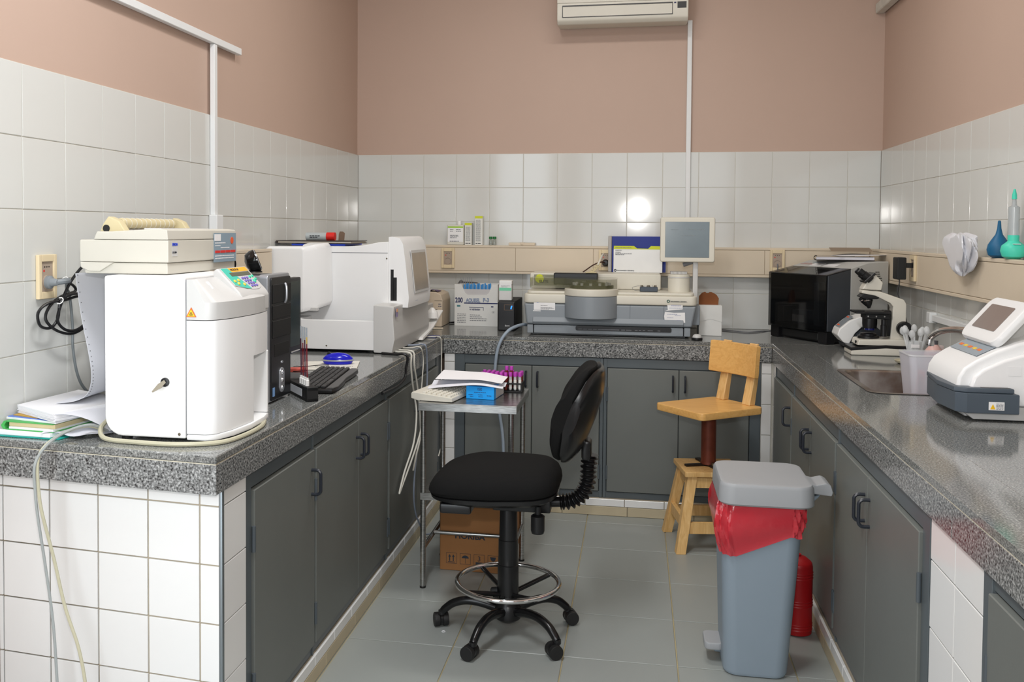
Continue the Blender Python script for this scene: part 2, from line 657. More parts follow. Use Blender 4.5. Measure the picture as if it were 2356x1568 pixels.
YE0, YE1 = -3.430, -3.360               # near end of the side worktop (corner, wall)
worktop('granite_worktop', 'long grey granite worktop carrying the computer tower and the white blood analysers',
        [(XL + .001, YE1), (LX, YE0), (LX, BY - .001), (XL + .001, BY - .001)],
        [(LX - .022, LX, YE0 + .024, BY - .002)], [(LX - .02, LX - .0008, YE0 + .026, BY - .002)])
wl = [o for o in COL.objects if o.name == 'granite_worktop'][0]
sk = math.atan2(YE1 - YE0, XL - LX)
g = G().prism([(XL + .002, YE1), (LX, YE0), (LX, YE0 + .022), (XL + .002, YE1 + .022)], 'z', ZB, ZA - .0012, 0.0012, 1)
part('apron', g, 'granite_e', wl)
part('joint', G().prism([(XL + .002, YE1 + .001), (LX - .001, YE0 + .001), (LX - .001, YE0 + .02), (XL + .002, YE1 + .02)], 'z', ZA - .0012, ZA + .001), 'seam', wl)
worktop('granite_worktop', 'grey granite worktop along the back wall under the coagulation analyser',
        [(XL + .001, -.001), (XL + .001, BY), (XR - .001, BY), (XR - .001, -.001)],
        [(LX + .001, RX - .001, BY, BY + .022)], [(LX + .001, RX - .001, BY + .0008, BY + .02)])
SX0, SX1, SY0, SY1 = 2.262, 2.60, -2.115, -1.545     # sink cut-out
YR = -5.0
t = thing('granite_worktop', 'grey granite worktop with the sink cut into it, running under the microscope', 'worktop')
for a, b, c, d in ((RX, SX0, YR, BY - .001), (SX1, XR - .001, YR, BY - .001), (SX0, SX1, YR, SY0), (SX0, SX1, SY1, BY - .001)):
    part('slab', G().box(a, b, c, d, ZA + .001, WT, 0.0008, 1), 'granite', t)
part('apron', G().box(RX, RX + .022, -3.415, BY - .002, ZB, ZA - .0012, 0.0012, 1), 'granite_e', t)
part('apron', G().box(RX, RX + .022, YR, -3.418, ZB, ZA - .0012, 0.0012, 1), 'granite_e', t)
part('joint', G().box(RX + .0008, RX + .02, YR, BY - .002, ZA - .0012, ZA + .001), 'seam', t)

# peninsula end and pillars of tiled masonry
TR = 0.148
rowsP = [0.0] + [0.764 - k * TR for k in range(5, -1, -1)] + [ZB - .001]
pen = struct('wall_peninsula', G().prism([(XL - .005, YE1 + .053), (LX - .014, YE0 + .048), (LX - .014, -3.236), (XL - .005, -3.236)], 'z', 0, ZB - .001), 'grout_dk')
pcols = [XL] + [-.043 + k * TR for k in range(-1, 4)] + [.4565]
ang = math.atan2(YE0 - YE1, LX - XL)
for c0, c1 in zip(pcols, pcols[1:]):
    for z0, z1 in zip(rowsP, rowsP[1:]):
        if c1 - c0 < .01 or z1 - z0 < .01:
            continue
        o = link('tile', tile_mesh(c1 - c0 - .0035, z1 - z0 - .0035, .006, m='tile_low'), None, pen)
        cx = (c0 + c1) / 2
        o.location = (cx, YE1 + .05 + (cx - XL) * math.tan(ang), (z0 + z1) / 2)
        o.rotation_euler = (random.uniform(-.004, .004), 0, ang + random.uniform(-.004, .004))
for z0, z1 in zip(rowsP, rowsP[1:]):
    if z1 - z0 > .01:
        o = link('tile', tile_mesh(.138, z1 - z0 - .003, .006, m='tile_low'), None, pen)
        o.location = (LX - .012, -3.306, (z0 + z1) / 2)
        o.rotation_euler = (0, 0, R(90))
part('corner_strip', G().box(LX - .014, LX - .004, YE0 + .044, YE0 + .056, 0.0, ZB - .002, .002, 2), 'strip', pen)


def pillar(name, box, faces):
    p = struct(name, G().box(*box, 0, ZB - .001), 'grout')
    for ax, org, c0, c1, rows in faces:
        n = max(1, round((c1 - c0) / .16))
        cols = [c0 + (c1 - c0) * i / n for i in range(n + 1)]
        tiled(p, org, ax, cols, rows, m='tile_low', bed=False, gap=.0035)
    return p


rws = lambda top: sorted([ZB - .002] + [top - .152 * k for k in range(5)] + [.085])
pillar('wall_pillar_1', (LX + .004, .528, BY + .014, BY + .1), [('b', BY + .008, LX + .003, .529, rws(.76))])
pillar('wall_pillar_2', (2.074, RX + .05, BY + .014, BY + .1), [('b', BY + .008, 2.074, RX + .001, rws(.748))])
pillar('wall_pillar_3', (RX + .014, RX + .1, -.79, BY + .005), [('r', RX + .006, -.79, BY, rws(.748))])
pillar('wall_pillar_4', (RX + .014, RX + .3, -3.592, -3.256), [('r', RX + .006, -3.592, -3.256, sorted([ZB - .002, .708, .552, .396, .24, .084]))])

# ---- plinths: a row of cut white tiles above beige skirting pieces


def plinth(name, ax, org, a0, a1):
    s = 1 if ax != 'r' else -1
    g = G()
    if ax == 'l':
        g.box(org - .05, org - .009, a0, a1, 0, .086)
    elif ax == 'b':
        g.box(a0, a1, org + .009, org + .05, 0, .086)
    else:
        g.box(org + .009, org + .05, a0, a1, 0, .086)
    p = struct(name, g, 'grout_dk')
    for step, z0, z1, m, d in ((.198, .049, .085, 'tile_low', .010), (.33, .0005, .047, 'beige', .012)):
        k = a0 - random.uniform(0, step * .6)
        while k < a1:
            b0, b1 = max(a0, k), min(a1, k + step)
            if b1 - b0 > .01:
                w = b1 - b0 - .003
                me = G().box(-w / 2, w / 2, -d, 0, z0, z1, .0015, 1).mesh('tile')
                o = link('tile', me, m, p)
                c = (b0 + b1) / 2
                o.location = {'l': (org - d, c, 0), 'b': (c, org + d, 0), 'r': (org + d, c, 0)}[ax]
                o.rotation_euler = (0, 0, {'l': R(90), 'b': 0, 'r': R(-90)}[ax])
            k += step
    return p


plinth('baseboard_left', 'l', .463, -3.38, BY - .02)
plinth('baseboard_back', 'b', -.706, .455, 2.128)
plinth('baseboard_right', 'r', 2.115, -5.0, BY - .02)

# ---- cabinets: frame, doors with hinges and D handles
HM = G().tube([(0, 0, .038), (0, -.020, .038), (0, -.029, .030), (0, -.030, .018), (0, -.030, -.018), (0, -.029, -.030), (0, -.020, -.038), (0, 0, -.038)], .0052, 8, sub=3).mesh('handle')
HM.materials.append(M['handle'])
HG = G().cyl((0, 0, -.035), (0, 0, .035), .006, n=10).mesh('hinge')
HG.materials.append(M['hinge'])


def cabinet(label, face, org, a0, a1, doors, z0=.086, z1=None, dz=(.122, .752), depth=.35, group='grey base cabinets under the worktops'):
    """face 'l' (+x), 'b' (-y), 'r' (-x); org: door plane; doors: (from, to, handle at 'lo'/'hi'/None, hinge side)"""
    z1 = z1 or ZB - .003
    t = thing('base_cabinet', label, 'cabinet', group=group)
    def bx(g, u0, u1, d0, d1, p, q, bev=0.0):
        # u along the face, d depth behind the door plane
        if face == 'l':
            g.box(org - d1, org - d0, u0, u1, p, q, bev, 1)
        elif face == 'b':
            g.box(u0, u1, org + d0, org + d1, p, q, bev, 1)
        else:
            g.box(org + d0, org + d1, u0, u1, p, q, bev, 1)
        return g
    g = G()
    bx(g, a0, a1, .012, .03, dz[1] + .004, z1, .001)
    bx(g, a0, a1, .012, .03, z0, dz[0] - .004, .001)
    marks = sorted(set([a0, a1]))
    lo, hi = min(d[0] for d in doors), max(d[1] for d in doors)
    bx(g, a0, max(lo - .002, a0 + .004), .008, .03, z0, z1, .001)
    bx(g, min(hi + .002, a1 - .004), a1, .008, .03, z0, z1, .001)
    part('frame', g, 'cabf', t)
    part('carcass', bx(G(), a0 + .002, a1 - .002, .031, depth, z0, z1), 'cabf', t)
    for d0, d1, hs, hg in doors:
        dr = part('door', bx(G(), d0 + .0015, d1 - .0015, 0, .019, dz[0], dz[1], .0022), 'cab', t)
        if hs:
            c = d0 + .030 if hs == 'lo' else d1 - .030
            h = link('handle', HM, None, dr)
            h.location = {'l': (org, c, .655), 'b': (c, org, .685), 'r': (org, c, .655)}[face]
            h.rotation_euler = (0, 0, {'l': R(90), 'b': 0, 'r': R(-90)}[face])
        if hg:
            c = d0 if hg == 'lo' else d1
            for zz in (.22, .62):
                h = link('hinge', HG, None, dr)
                h.location = {'l': (org - .002, c, zz), 'b': (c, org + .002, zz), 'r': (org + .002, c, zz)}[face]
    return t


FL_, FB_, FR_ = .4625, -.694, 2.1185
cabinet('single-door grey base cabinet beside the tiled end of the worktop', 'l', FL_, -3.235, -2.692, [(-3.183, -2.698, 'hi', 'lo')])
cabinet('double-door grey base cabinet under the computer keyboard and mouse', 'l', FL_, -2.690, -1.787, [(-2.684, -2.215, 'hi', 'lo'), (-2.215, -1.800, 'lo', 'hi')])
cabinet('grey base cabinet behind the steel trolley and the hanging white cables', 'l', FL_, -1.785, -.69, [(-1.772, -1.284, 'hi', 'lo'), (-1.27, -.80, 'lo', 'hi')])
cabinet('double-door grey base cabinet behind the black office chair', 'b', FB_, .530, 1.300, [(.584, .935, 'hi', 'lo'), (.935, 1.282, 'lo', 'hi')])
cabinet('double-door grey base cabinet behind the wooden stool', 'b', FB_, 1.302, 2.072, [(1.320, 1.676, 'hi', 'lo'), (1.676, 2.018, 'lo', 'hi')])
cabinet('single-door grey base cabinet in the far corner beside the white tiled pillar', 'r', FR_, -1.335, -.792, [(-1.325, -.80, 'lo', None)])
cabinet('double-door grey base cabinet under the microscope and sink', 'r', FR_, -2.250, -1.337, [(-1.779, -1.340, 'lo', 'hi'), (-2.240, -1.779, 'hi', 'lo')], depth=.12)
cabinet('double-door grey base cabinet behind the grey pedal bin', 'r', FR_, -3.254, -2.252, [(-2.696, -2.262, 'lo', 'hi'), (-3.198, -2.696, 'hi', 'lo')])
cabinet('grey base cabinet nearest the camera, past the white tiled strip', 'r', FR_, -4.6, -3.594, [(-4.5, -3.64, None, 'hi')], dz=(.122, .775))

# ================================================================ ducts, outlets and the air conditioner on the walls
TZ0, TZ1, TD = 1.196, 1.362, 0.06
gduct = 'beige cable trunking on the walls'


def trunking(label, ax, org, a0, a1, cuts):
    t = thing('cable_trunking', label, 'cable trunking', group=gduct)
    def bx(g, u0, u1, d0, d1, p, q, bev=0.0):
        if ax == 'b':
            g.box(u0, u1, org - d1, org - d0, p, q, bev, 1)
        elif ax == 'l':
            g.box(org + d0, org + d1, u0, u1, p, q, bev, 1)
        else:
            g.box(org - d1, org - d0, u0, u1, p, q, bev, 1)
        return g
    part('back_channel', bx(bx(bx(G(), a0, a1, 0.0005, .052, TZ0 + .002, TZ1 - .002), a0, a1, .045, TD, TZ1 - .014, TZ1, .002), a0, a1, .045, TD, TZ0, TZ0 + .014, .002), 'duct', t)
    cs = sorted([a0, a1] + cuts)
    for c0, c1 in zip(cs, cs[1:]):
        part('cover_strip', bx(G(), c0 + .0008, c1 - .0008, .05, TD - .001, TZ0 + .016, TZ1 - .016, .0015), 'duct', t)
    return t


trunking('beige cable trunking along the back wall behind the coagulation analyser', 'b', 0.0, XL + .062, XR - .062, [.765, 1.215, 2.16])
trunking('beige cable trunking on the tiled wall behind the white bench analysers', 'l', XL, -2.1, -1.53, [])
trunking('beige cable trunking on the tiled wall above the sink', 'r', XR - .0015, -3.2, -.002, [-.95, -2.2])


def outlet(label, ax, p, w=.078, h=.118):
    """schuko socket with a beige frame; ax gives the wall it faces from"""
    t = thing('wall_outlet', label, 'socket', p, {'b': 0, 'l': R(90), 'r': R(-90)}[ax], group='beige mains sockets')
    g = G()
    g.box(-w / 2, -w / 2 + .014, -.012, 0, -h / 2, h / 2, .002, 2).box(w / 2 - .014, w / 2, -.012, 0, -h / 2, h / 2, .002, 2)
    g.box(-w / 2 + .014, w / 2 - .014, -.012, 0, h / 2 - .02, h / 2, .002, 2).box(-w / 2 + .014, w / 2 - .014, -.012, 0, -h / 2, -h / 2 + .02, .002, 2)
    part('frame', g, mat('ivory socket frame', (222, 204, 168), .45) if 'ivory' not in M else M['ivory'], t)
    part('insert', G().box(-w / 2 + .014, w / 2 - .014, -.007, 0, -h / 2 + .02, h / 2 - .02), 'sockgrey', t)
    part('socket_well', G().lathe([(.0205, .0), (.0205, .004), (.0175, .004), (.017, -.004), (0, -.004)], n=24, Mx=Matrix.Translation((0, -.006, -.016)) @ Matrix.Rotation(R(90), 4, 'X')), 'sockgrey', t)
    for dz in (-.0095, .0095):
        part('pin_hole', G().cyl((0, -.002, -.016 + dz), (0, -.0035, -.016 + dz), .003, n=10), 'black', t)
    for dx in (-.010, 0, .010):
        part('vent_hole', G().cyl((dx, -.006, .028), (dx, -.0078, .028), .0022, n=8), 'black', t)
    part('marking', G().box(-.016, -.010, -.0074, -.0069, .014, .020, Mx=None), 'red', t)
    return t


M['ivory'] = mat('ivory socket frame', (222, 204, 168), .45)
M['sockgrey'] = mat('taupe socket insert', (168, 152, 136), .5)
outlet('beige mains socket with a grey plug, on the tiled wall beside the dot-matrix printer', 'l', (XL + .0005, -3.106, 1.310), .084, .126)
outlet('empty beige mains socket on the trunking below the white reagent bottles', 'b', (.365, -TD - .0005, 1.285))
outlet('beige mains socket with a round black plug, beside the blue binder', 'b', (1.285, -TD - .0005, 1.283), .078, .118)
outlet('beige mains socket behind the black-fronted analyser', 'b', (2.226, -TD - .0005, 1.292))
outlet('beige mains socket that the black power adaptor is plugged into', 'r', (XR - TD - .0005, -.905, 1.288), .078, .118)

# white ducts
g2 = 'slim white cable ducts'
single('cable_duct', G().box(XL + .0002, XL + .022, -3.6, -1.773, 2.178, 2.206, .002, 1), 'wduct', 'pale horizontal cable duct high on the pink wall', 'cable duct', g2)
t = thing('cable_duct', 'white vertical duct ending in a small box above the dot-matrix printer', 'cable duct', group=g2)
part('channel', G().box(XL + .0002, XL + .020, -2.032, -2.004, 1.505, 2.177, .002, 1), 'wduct', t)
part('junction_box', G().box(XL + .0002, XL + .035, -2.045, -1.985, 1.40, 1.505, .003, 1), 'wduct', t)
single('cable_duct', G().box(1.727, 1.753, -.02, -.0002, 1.363, 2.64, .002, 1), 'wduct', 'white vertical duct running down from the air conditioner', 'cable duct', g2)
t = thing('cable_duct', 'short white duct with an end cap on the tiles above the tap', 'cable duct', group=g2)
part('channel', G().box(XR - .024, XR - .0002, -2.2, -1.05, 1.060, 1.088, .002, 1), 'wduct', t)
part('end_cap', G().box(XR - .032, XR - .0002, -1.05, -1.0, 1.050, 1.098, .003, 1), 'wduct', t)
g = G().box(2.70, 2.738, -.03, -.0002, 2.655, 2.70, .003, 1)
single('pipe_duct', G().box(XR - .045, XR - .0002, -1.2, -.0002, 2.645, 2.70, .004, 1), 'grout', 'stained beige pipe duct high in the far corner of the pink walls', 'pipe duct')

# ---- air conditioner
AX0, AX1, AY, AZ0, AZ1 = 1.004, 1.722, -.20, 2.604, 2.88
t = thing('air_conditioner', 'cream split air conditioner high on the back wall', 'air conditioner')
prof = [(-.0005, AZ0 + .01), (-.0005, AZ1), (-.10, AZ1), (-.185, AZ1 - .05), (AY, AZ1 - .12), (AY, AZ0 + .055), (-.192, AZ0 + .018), (-.165, AZ0)]
part('casing', G().prism([(y, z) for y, z in prof], 'x', AX0, AX1, .008, 2), 'cream', t)
part('front_panel', G().prism([(-.12, AZ1 - .02), (-.19, AZ1 - .062), (AY - .006, AZ1 - .12), (AY - .006, AZ0 + .112), (-.12, AZ0 + .112)], 'x', AX0 + .001, AX1 - .001, .004, 2), 'cream', t)
part('outlet_slot', G().box(AX0 + .03, AX1 - .085, AY - .0012, AY + .03, AZ0 + .034, AZ0 + .100), 'black', t)
part('louvre_flap', G().prism([(AY - .010, AZ0 + .088), (AY - .006, AZ0 + .092), (-.190, AZ0 + .040), (AY - .001, AZ0 + .036)], 'x', AX0 + .034, AX1 - .088, .001, 1), 'cream', t)
part('display', G().box(AX1 - .060, AX1 - .012, AY - .0015, AY + .01, AZ0 + .066, AZ0 + .100), 'black', t)
part('sensor', G().box(AX1 - .078, AX1 - .067, AY - .0015, AY + .01, AZ0 + .092, AZ0 + .099), 'inkb', t)

# ================================================================ side worktop: blood cell counter, printer, papers
Z0 = WT + .0005
M['teal'] = mat('teal plastic', (64, 190, 168), .45)
M['orange'] = mat('orange print', (232, 172, 44), .5)
M['purple'] = mat('violet rubber button', (126, 112, 190), .5)
M['yellowb'] = mat('yellow rubber button', (234, 196, 70), .5)
M['greenb'] = mat('green rubber button', (64, 200, 160), .5)
M['lcd'] = mat('grey green display', (92, 98, 82), .25)
M['hazard'] = mat('yellow hazard sticker', (240, 190, 30), .5)
M['hazedge'] = mat('orange red sticker edge', (206, 96, 30), .5)
M['brass'] = mat('tarnished steel key', (120, 112, 98), .35, metal=.9)
M['hose'] = mat('yellowed clear tubing', (206, 202, 176), .3, trans=.25)
M['sticker'] = mat('white sticker', (236, 236, 236), .5)


def frame_mx(org, right, up):
    r, u = Vector(right).normalized(), Vector(up).normalized()
    n = r.cross(u)
    mx = Matrix((r, u, n)).transposed().to_4x4()
    mx.translation = Vector(org)
    return mx


def plate(parent, name, org, right, up, x0, x1, y0, y1, m, th=.0006, bev=0.0, r=0.0):
    mx = frame_mx(org, right, up)
    g = G()
    if r:
        g.prism(rrect(x0, x1, y0, y1, r, 4), 'z', 0, th, Mx=mx)
    else:
        g.box(x0, x1, y0, y1, 0, th, bev, 1, Mx=mx)
    return part(name, g, m, parent)


def polyplate(parent, name, org, right, up, pts, m, th=.0006):
    return part(name, G().prism(pts, 'z', 0, th, Mx=frame_mx(org, right, up)), m, parent)


t = thing('blood_cell_counter', 'tall white blood cell counter with a coloured keypad, under the dot-matrix printer', 'lab analyser')
# rear body: side profile with a big round lower rear corner
prof = [(.331, .911), (.331, 1.327), (.104, 1.327)] + [(.104 + .05 * (1 - math.cos(R(a))), .911 + .05 * (1 - math.sin(R(a)))) for a in range(0, 91, 15)]
part('rear_body', G().prism([(x, z) for x, z in prof], 'y', -3.312, -2.985, .006, 2), 'white', t)
# front body, plan outline with a faceted near corner and a bowed front
plan = [(.334, -3.312), (.384, -3.312), (.398, -3.304), (.409, -3.290), (.424, -3.240), (.431, -3.17), (.4335, -3.118), (.434, -3.10), (.430, -3.04), (.420, -2.988), (.334, -2.988)]
g = G()
planlow = [(x, max(y, -9)) for x, y in plan]
niche_y = (-3.118, -2.988)
pl = [(.334, -3.312), (.384, -3.312), (.398, -3.304), (.409, -3.290), (.424, -3.240), (.431, -3.17), (.4335, -3.118), (.385, -3.110), (.380, -2.988), (.334, -2.988)]
g.prism(plan, 'z', 1.104, 1.2155)
g.prism(pl, 'z', .925, 1.104)
part('front_body', g, 'whiteg', t)
part('niche_wall', G().box(.380, .424, -2.999, -2.989, .925, 1.104, .002, 1), 'whiteg', t)
part('front_foot', G().prism([(.334, -3.312), (.384, -3.312), (.398, -3.304), (.411, -3.290), (.430, -3.235), (.440, -3.15), (.436, -3.05), (.424, -2.99), (.334, -2.99)], 'z', .908, .924, .004, 2, only_caps=True), 'whiteg', t)
# head: pale grey, its top sloping down to the front
rings = []
for z, sc in ((1.2175, 1.0), (1.262, 1.0)):
    rings.append([(.334 + (x - .334) * sc, y, z) for x, y in plan])
tp = []
for x, y in plan:
    tp.append((min(.334 + (x - .334) * .28, .352), y, 1.320))
part('head', G().loft(rings + [tp]), 'gwhite', t)
# keypad console
U = Vector((-.064, 0, .064)).normalized()
con = [(.340, 1.30), (.340, 1.336), (.352, 1.3435), (.417, 1.2785), (.4255, 1.266), (.4255, 1.222), (.336, 1.222)]
part('keypad_console', G().prism(con, 'y', -3.172, -2.986, .005, 2), 'gwhite', t)
ry = Vector((0, 1, 0))
nk = ry.cross(U)
org = Vector((.3520, -3.172, 1.3435)) + nk * .0003
dn = -U                                    # down the slope
KS = .64
P0 = org + dn * .003 + ry * .008
mxk = (P0, ry, U)
ks = lambda pts: [(x, y * KS) for x, y in pts]
polyplate(t, 'keypad_panel', *mxk, ks([(0, 0), (.168, 0), (.168, -.105), (.155, -.122), (.13, -.132), (.09, -.130), (.03, -.112), (0, -.10)]), 'gwhite', .0012)
P1 = P0 + nk * .0012
mxk = (P1, ry, U)
polyplate(t, 'teal_print', *mxk, ks([(.004, -.003), (.044, -.003), (.054, -.030), (.060, -.048), (.085, -.126), (.058, -.122), (.03, -.11), (.004, -.097)]), 'teal', .0006)
polyplate(t, 'orange_print', *mxk, ks([(.044, -.003), (.164, -.003), (.164, -.026), (.054, -.026)]), 'orange', .0006)
plate(t, 'display', *mxk, .030, .158, -.050 * KS, -.030 * KS, 'lcd', .0016)
lettering('MICROS 60', .0105, P1 + ry * .054 + dn * .0095 + nk * .0008, ry, U, 'ink', t)
for bx, by, m, r in [(.020, -.078, 'yellowb', .0050), (.046, -.075, 'yellowb', .0050), (.030, -.093, 'yellowb', .0050), (.060, -.100, 'yellowb', .0050),
                     (.136, -.062, 'greenb', .0045), (.156, -.060, 'greenb', .0045), (.160, -.078, 'greenb', .0045), (.142, -.088, 'greenb', .0065)]:
    mx = frame_mx(P1 + ry * bx + U * by * KS, ry, U)
    part('button', G().lathe([(r, 0), (r, .002), (r * .7, .0036), (0, .004)], n=14, Mx=mx), m, t)
for i in range(4):
    for j in range(3):
        mx = frame_mx(P1 + ry * (.082 + .016 * j + .006 * i) + U * (-.066 - .0155 * i) * KS, ry, U)
        part('button', G().rbox(-.0052, .0052, -.003, .003, 0, .003, .002, 3, Mx=mx), 'purple', t)
# stickers and details
sn = (Vector((.42, -3.24, 1.262)), )
plate(t, 'sticker', (.366, -3.235, 1.306), (0, 1, 0), (-.06, 0, .055), -.022, .022, -.018, .008, 'sticker', .001)
plate(t, 'nameplate', (.391, -3.232, 1.2835), (0, 1, 0), (-.06, 0, .055), -.020, .026, -.008, .006, 'inkb', .001)
plate(t, 'vent_slot', (.4125, -3.262, 1.243), (.28, .96, 0), (0, 0, 1), -.030, .030, -.006, .006, 'inkg', .0012)
polyplate(t, 'hazard_sticker', (.347, -3.3128, 1.236), (1, 0, 0), (0, 0, 1), [(-.014, -.011), (.014, -.011), (0, .014)], 'hazedge', .0005)
polyplate(t, 'hazard_sticker_face', (.347, -3.3134, 1.2355), (1, 0, 0), (0, 0, 1), [(-.0105, -.009), (.0105, -.009), (0, .0095)], 'hazard', .0004)
g = G()
for a in (90, 210, 330):
    g.torus((.347 + .0026 * math.cos(R(a)), 1.2322 + .0026 * math.sin(R(a)), 0), .002, .0006, 12, 6, Mx=Matrix.Translation((0, -3.3139, 0)) @ Matrix.Rotation(R(90), 4, 'X'))
part('biohazard_mark', g, 'ink', t)
part('screw', G().lathe([(.004, 0), (.0035, .001), (0, .0015)], n=12, Mx=Matrix.Translation((.313, -3.3125, .923)) @ Matrix.Rotation(R(90), 4, 'X')), 'brass', t)
k = part('lock', G().lathe([(.0115, 0), (.0115, .004), (.009, .005), (.004, .006), (0, .006)], n=18, Mx=Matrix.Translation((.275, -3.3125, 1.056)) @ Matrix.Rotation(R(90), 4, 'X')), 'black', t)
mx = Matrix.Translation((.275, -3.323, 1.056)) @ Matrix.Rotation(R(-40), 4, 'Y') @ Matrix.Rotation(R(12), 4, 'Z')
part('key', G().prism([(.006, .004), (.006, -.004), (-.012, -.007), (-.036, -.003), (-.036, .001), (-.012, .006)], 'y', -.002, .0, Mx=mx), 'brass', k)
plate(t, 'maker_label', (.416, -3.262, .955), (.28, .96, 0), (0, 0, 1), -.016, .026, -.018, .014, 'sticker', .0005)
plate(t, 'maker_logo', (.4166, -3.262, .955), (.28, .96, 0), (0, 0, 1), -.012, .020, -.004, .004, 'blue', .0006)
part('seam', G().box(.3315, .3335, -3.311, -2.99, .92, 1.32), 'inkg', t)
for fx, fy in ((.15, -3.28), (.15, -3.02), (.37, -3.27), (.37, -3.02)):
    part('foot', G().cyl((fx, fy, Z0), (fx, fy, .912), .014, n=14), 'rubber', t)

# drain tubes of the counter, lying round its foot and hanging over the end of the worktop
tube1 = [(.425, -3.02, .9065), (.447, -3.10, .9065), (.447, -3.22, .9065), (.420, -3.31, .9065), (.33, -3.352, .9065), (.22, -3.352, .9065), (.12, -3.335, .908), (.085, -3.30, .925), (.082, -3.26, .94)]
single('drain_tube', G().tube(tube1, .0062, 8), 'hose', 'thick cream tube curled around the foot of the tall white counter', 'tube')
tube2 = [(.082, -3.275, .915), (.06, -3.32, .935), (.03, -3.375, .928), (.012, -3.43, .905), (.008, -3.455, .87), (.010, -3.455, .80), (.016, -3.45, .74), (.034, -3.43, .62), (.060, -3.425, .50), (.10, -3.43, .40), (.125, -3.44, .31), (.142, -3.46, .235), (.150, -3.47, .205)]
single('drain_tube', G().tube(tube2, .0042, 8), 'hose', 'cream tube hanging over the worktop end into the white canister', 'tube')
tube3 = [(.087, -3.27, .913), (.068, -3.32, .938), (.038, -3.372, .932), (.018, -3.425, .91), (.006, -3.462, .868), (.004, -3.46, .80), (.004, -3.45, .73), (.010, -3.43, .60), (.020, -3.415, .45), (.030, -3.415, .30), (.042, -3.42, .15), (.06, -3.44, .03), (.08, -3.46, .008)]
single('drain_tube', G().tube(tube3, .0038, 8), mat('clear tubing', (190, 196, 196), .25, trans=.45), 'thin clear tube hanging straight down over the white end tiles', 'tube')
# white canister on the floor, only its cap shows
t = thing('waste_canister', 'white plastic waste canister on the floor below the hanging tubes', 'canister')
part('body', G().lathe([(.075, .001), (.085, .01), (.085, .12), (.075, .155), (.045, .175), (.03, .18)], (.150, -3.50, 0), 28), 'white', t)
part('cap', G().lathe([(.034, .172), (.034, .20), (.028, .206), (0, .206)], (.150, -3.50, 0), 20), 'white', t)
g = G()
g.prism([(.07, .17), (.16, .197), (.16, .190), (.08, .150)], 'y', -3.54, -3.46, .004)
part('spout', g, 'white', t)

# ---- dot-matrix printer on top of it
M['lx'] = mat('warm grey printer casing', (198, 195, 184), .45, var=.03)
pz = 1.3285
PX0, PX1, PY0, PY1 = -.004, .252, -3.250, -2.815
t = thing('dot_matrix_printer', 'cream dot-matrix printer standing on the tall white counter', 'printer')
part('base', G().box(PX0 + .012, PX1 - .004, PY0 + .004, PY1 - .006, pz, pz + .030, .004, 2), 'lx', t)
part('side_foot', G().prism([(PX0 + .005, 1.345), (PX0 + .03, 1.335), (PX0 + .06, 1.335), (PX0 + .10, 1.359), (PX0 + .003, 1.359)], 'y', PY0 - .002, PY0 + .02, .001, 1), 'lx', t)
part('body', G().box(PX0, PX1, PY0, PY1, pz + .031, 1.419, .004, 2), 'lx', t)
part('lid', G().prism([(PX0 + .04, 1.4195), (PX1 - .001, 1.4195), (PX1 - .004, 1.446), (PX1 - .03, 1.449), (PX0 + .09, 1.441), (PX0 + .05, 1.441)], 'y', PY0 + .001, PY1 - .001, .003, 2), 'lx', t)
part('lid_window', G().box(PX1 - .085, PX1 - .035, PY0 + .03, PY1 - .12, 1.446, 1.4505, .001), 'gwhite', t)
cyl = part('paper_rest', G().lathe([(.013, 0), (.0145, .004), (.0145, .294), (.013, .298), (0, .298)], n=16, Mx=Matrix.Translation((.06, -3.158, 1.463)) @ Matrix.Rotation(R(-90), 4, 'X')), 'creamd', t)
for k in range(11):
    part('rib', G().torus((0, 0, 0), .0146, .0012, 16, 6, Mx=Matrix.Translation((.06, -3.145 + .027 * k, 1.463)) @ Matrix.Rotation(R(90), 4, 'X')), 'lx', cyl)
for yy in (-3.200, -2.835):
    part('tractor_arm', G().prism([(.03, 1.44), (.105, 1.44), (.085, 1.470), (.055, 1.482), (.04, 1.462)], 'y', yy - .008, yy + .022, .003), 'creamd', t)
    part('tractor_wheel', G().cyl((.05, yy - .010, 1.449), (.05, yy + .024, 1.449), .010, n=14), 'black', t)
g = G()
for k in range(8):
    g.prism([(.03, 1.4412), (.075, 1.4412), (.05, 1.456)], 'y', -3.13 + .035 * k, -3.105 + .035 * k)
part('paper_guide', g, mat('clear smoky plastic', (206, 204, 204), .2, trans=.3), t)
plate(t, 'control_panel', (PX1 + .0002, -2.983, 1.352), (0, 1, 0), (0, 0, 1), .004, .158, 0, .085, mat('blue grey control label', (136, 156, 170), .5), .0008)
plate(t, 'panel_sticker', (PX1 + .001, -2.983, 1.352), (0, 1, 0), (0, 0, 1), .008, .05, .062, .082, 'sticker', .0005)
part('panel_disc', G().lathe([(.010, 0), (.010, .0008), (0, .001)], n=18, Mx=Matrix.Translation((PX1 + .0012, -2.855, 1.415)) @ Matrix.Rotation(R(90), 4, 'Y')), mat('orange red sticker', (230, 92, 44), .5), t)
for k in range(4):
    plate(t, 'panel_button', (PX1 + .001, -2.983, 1.352), (0, 1, 0), (0, 0, 1), .012 + .036 * k, .044 + .036 * k, .027, .034, 'red', .001)
lines('panel_print', [(.012, .056, .07), (.012, .048, .035), (.05, .042, .06), (.012, .018, .13), (.012, .011, .13)], (0, 1, 0), (0, 0, 1), (PX1 + .001, -2.983, 1.352), 'sticker', t, .0025)
plate(t, 'badge', (PX1 + .0002, -3.231, 1.388), (0, 1, 0), (0, 0, 1), 0, .03, -.012, .026, 'gwhite', .0006)
lettering('EPSON', .0095, (PX1 + .0012, -3.230, 1.407), (0, 1, 0), (0, 0, 1), 'blue', t, bold=.0004)
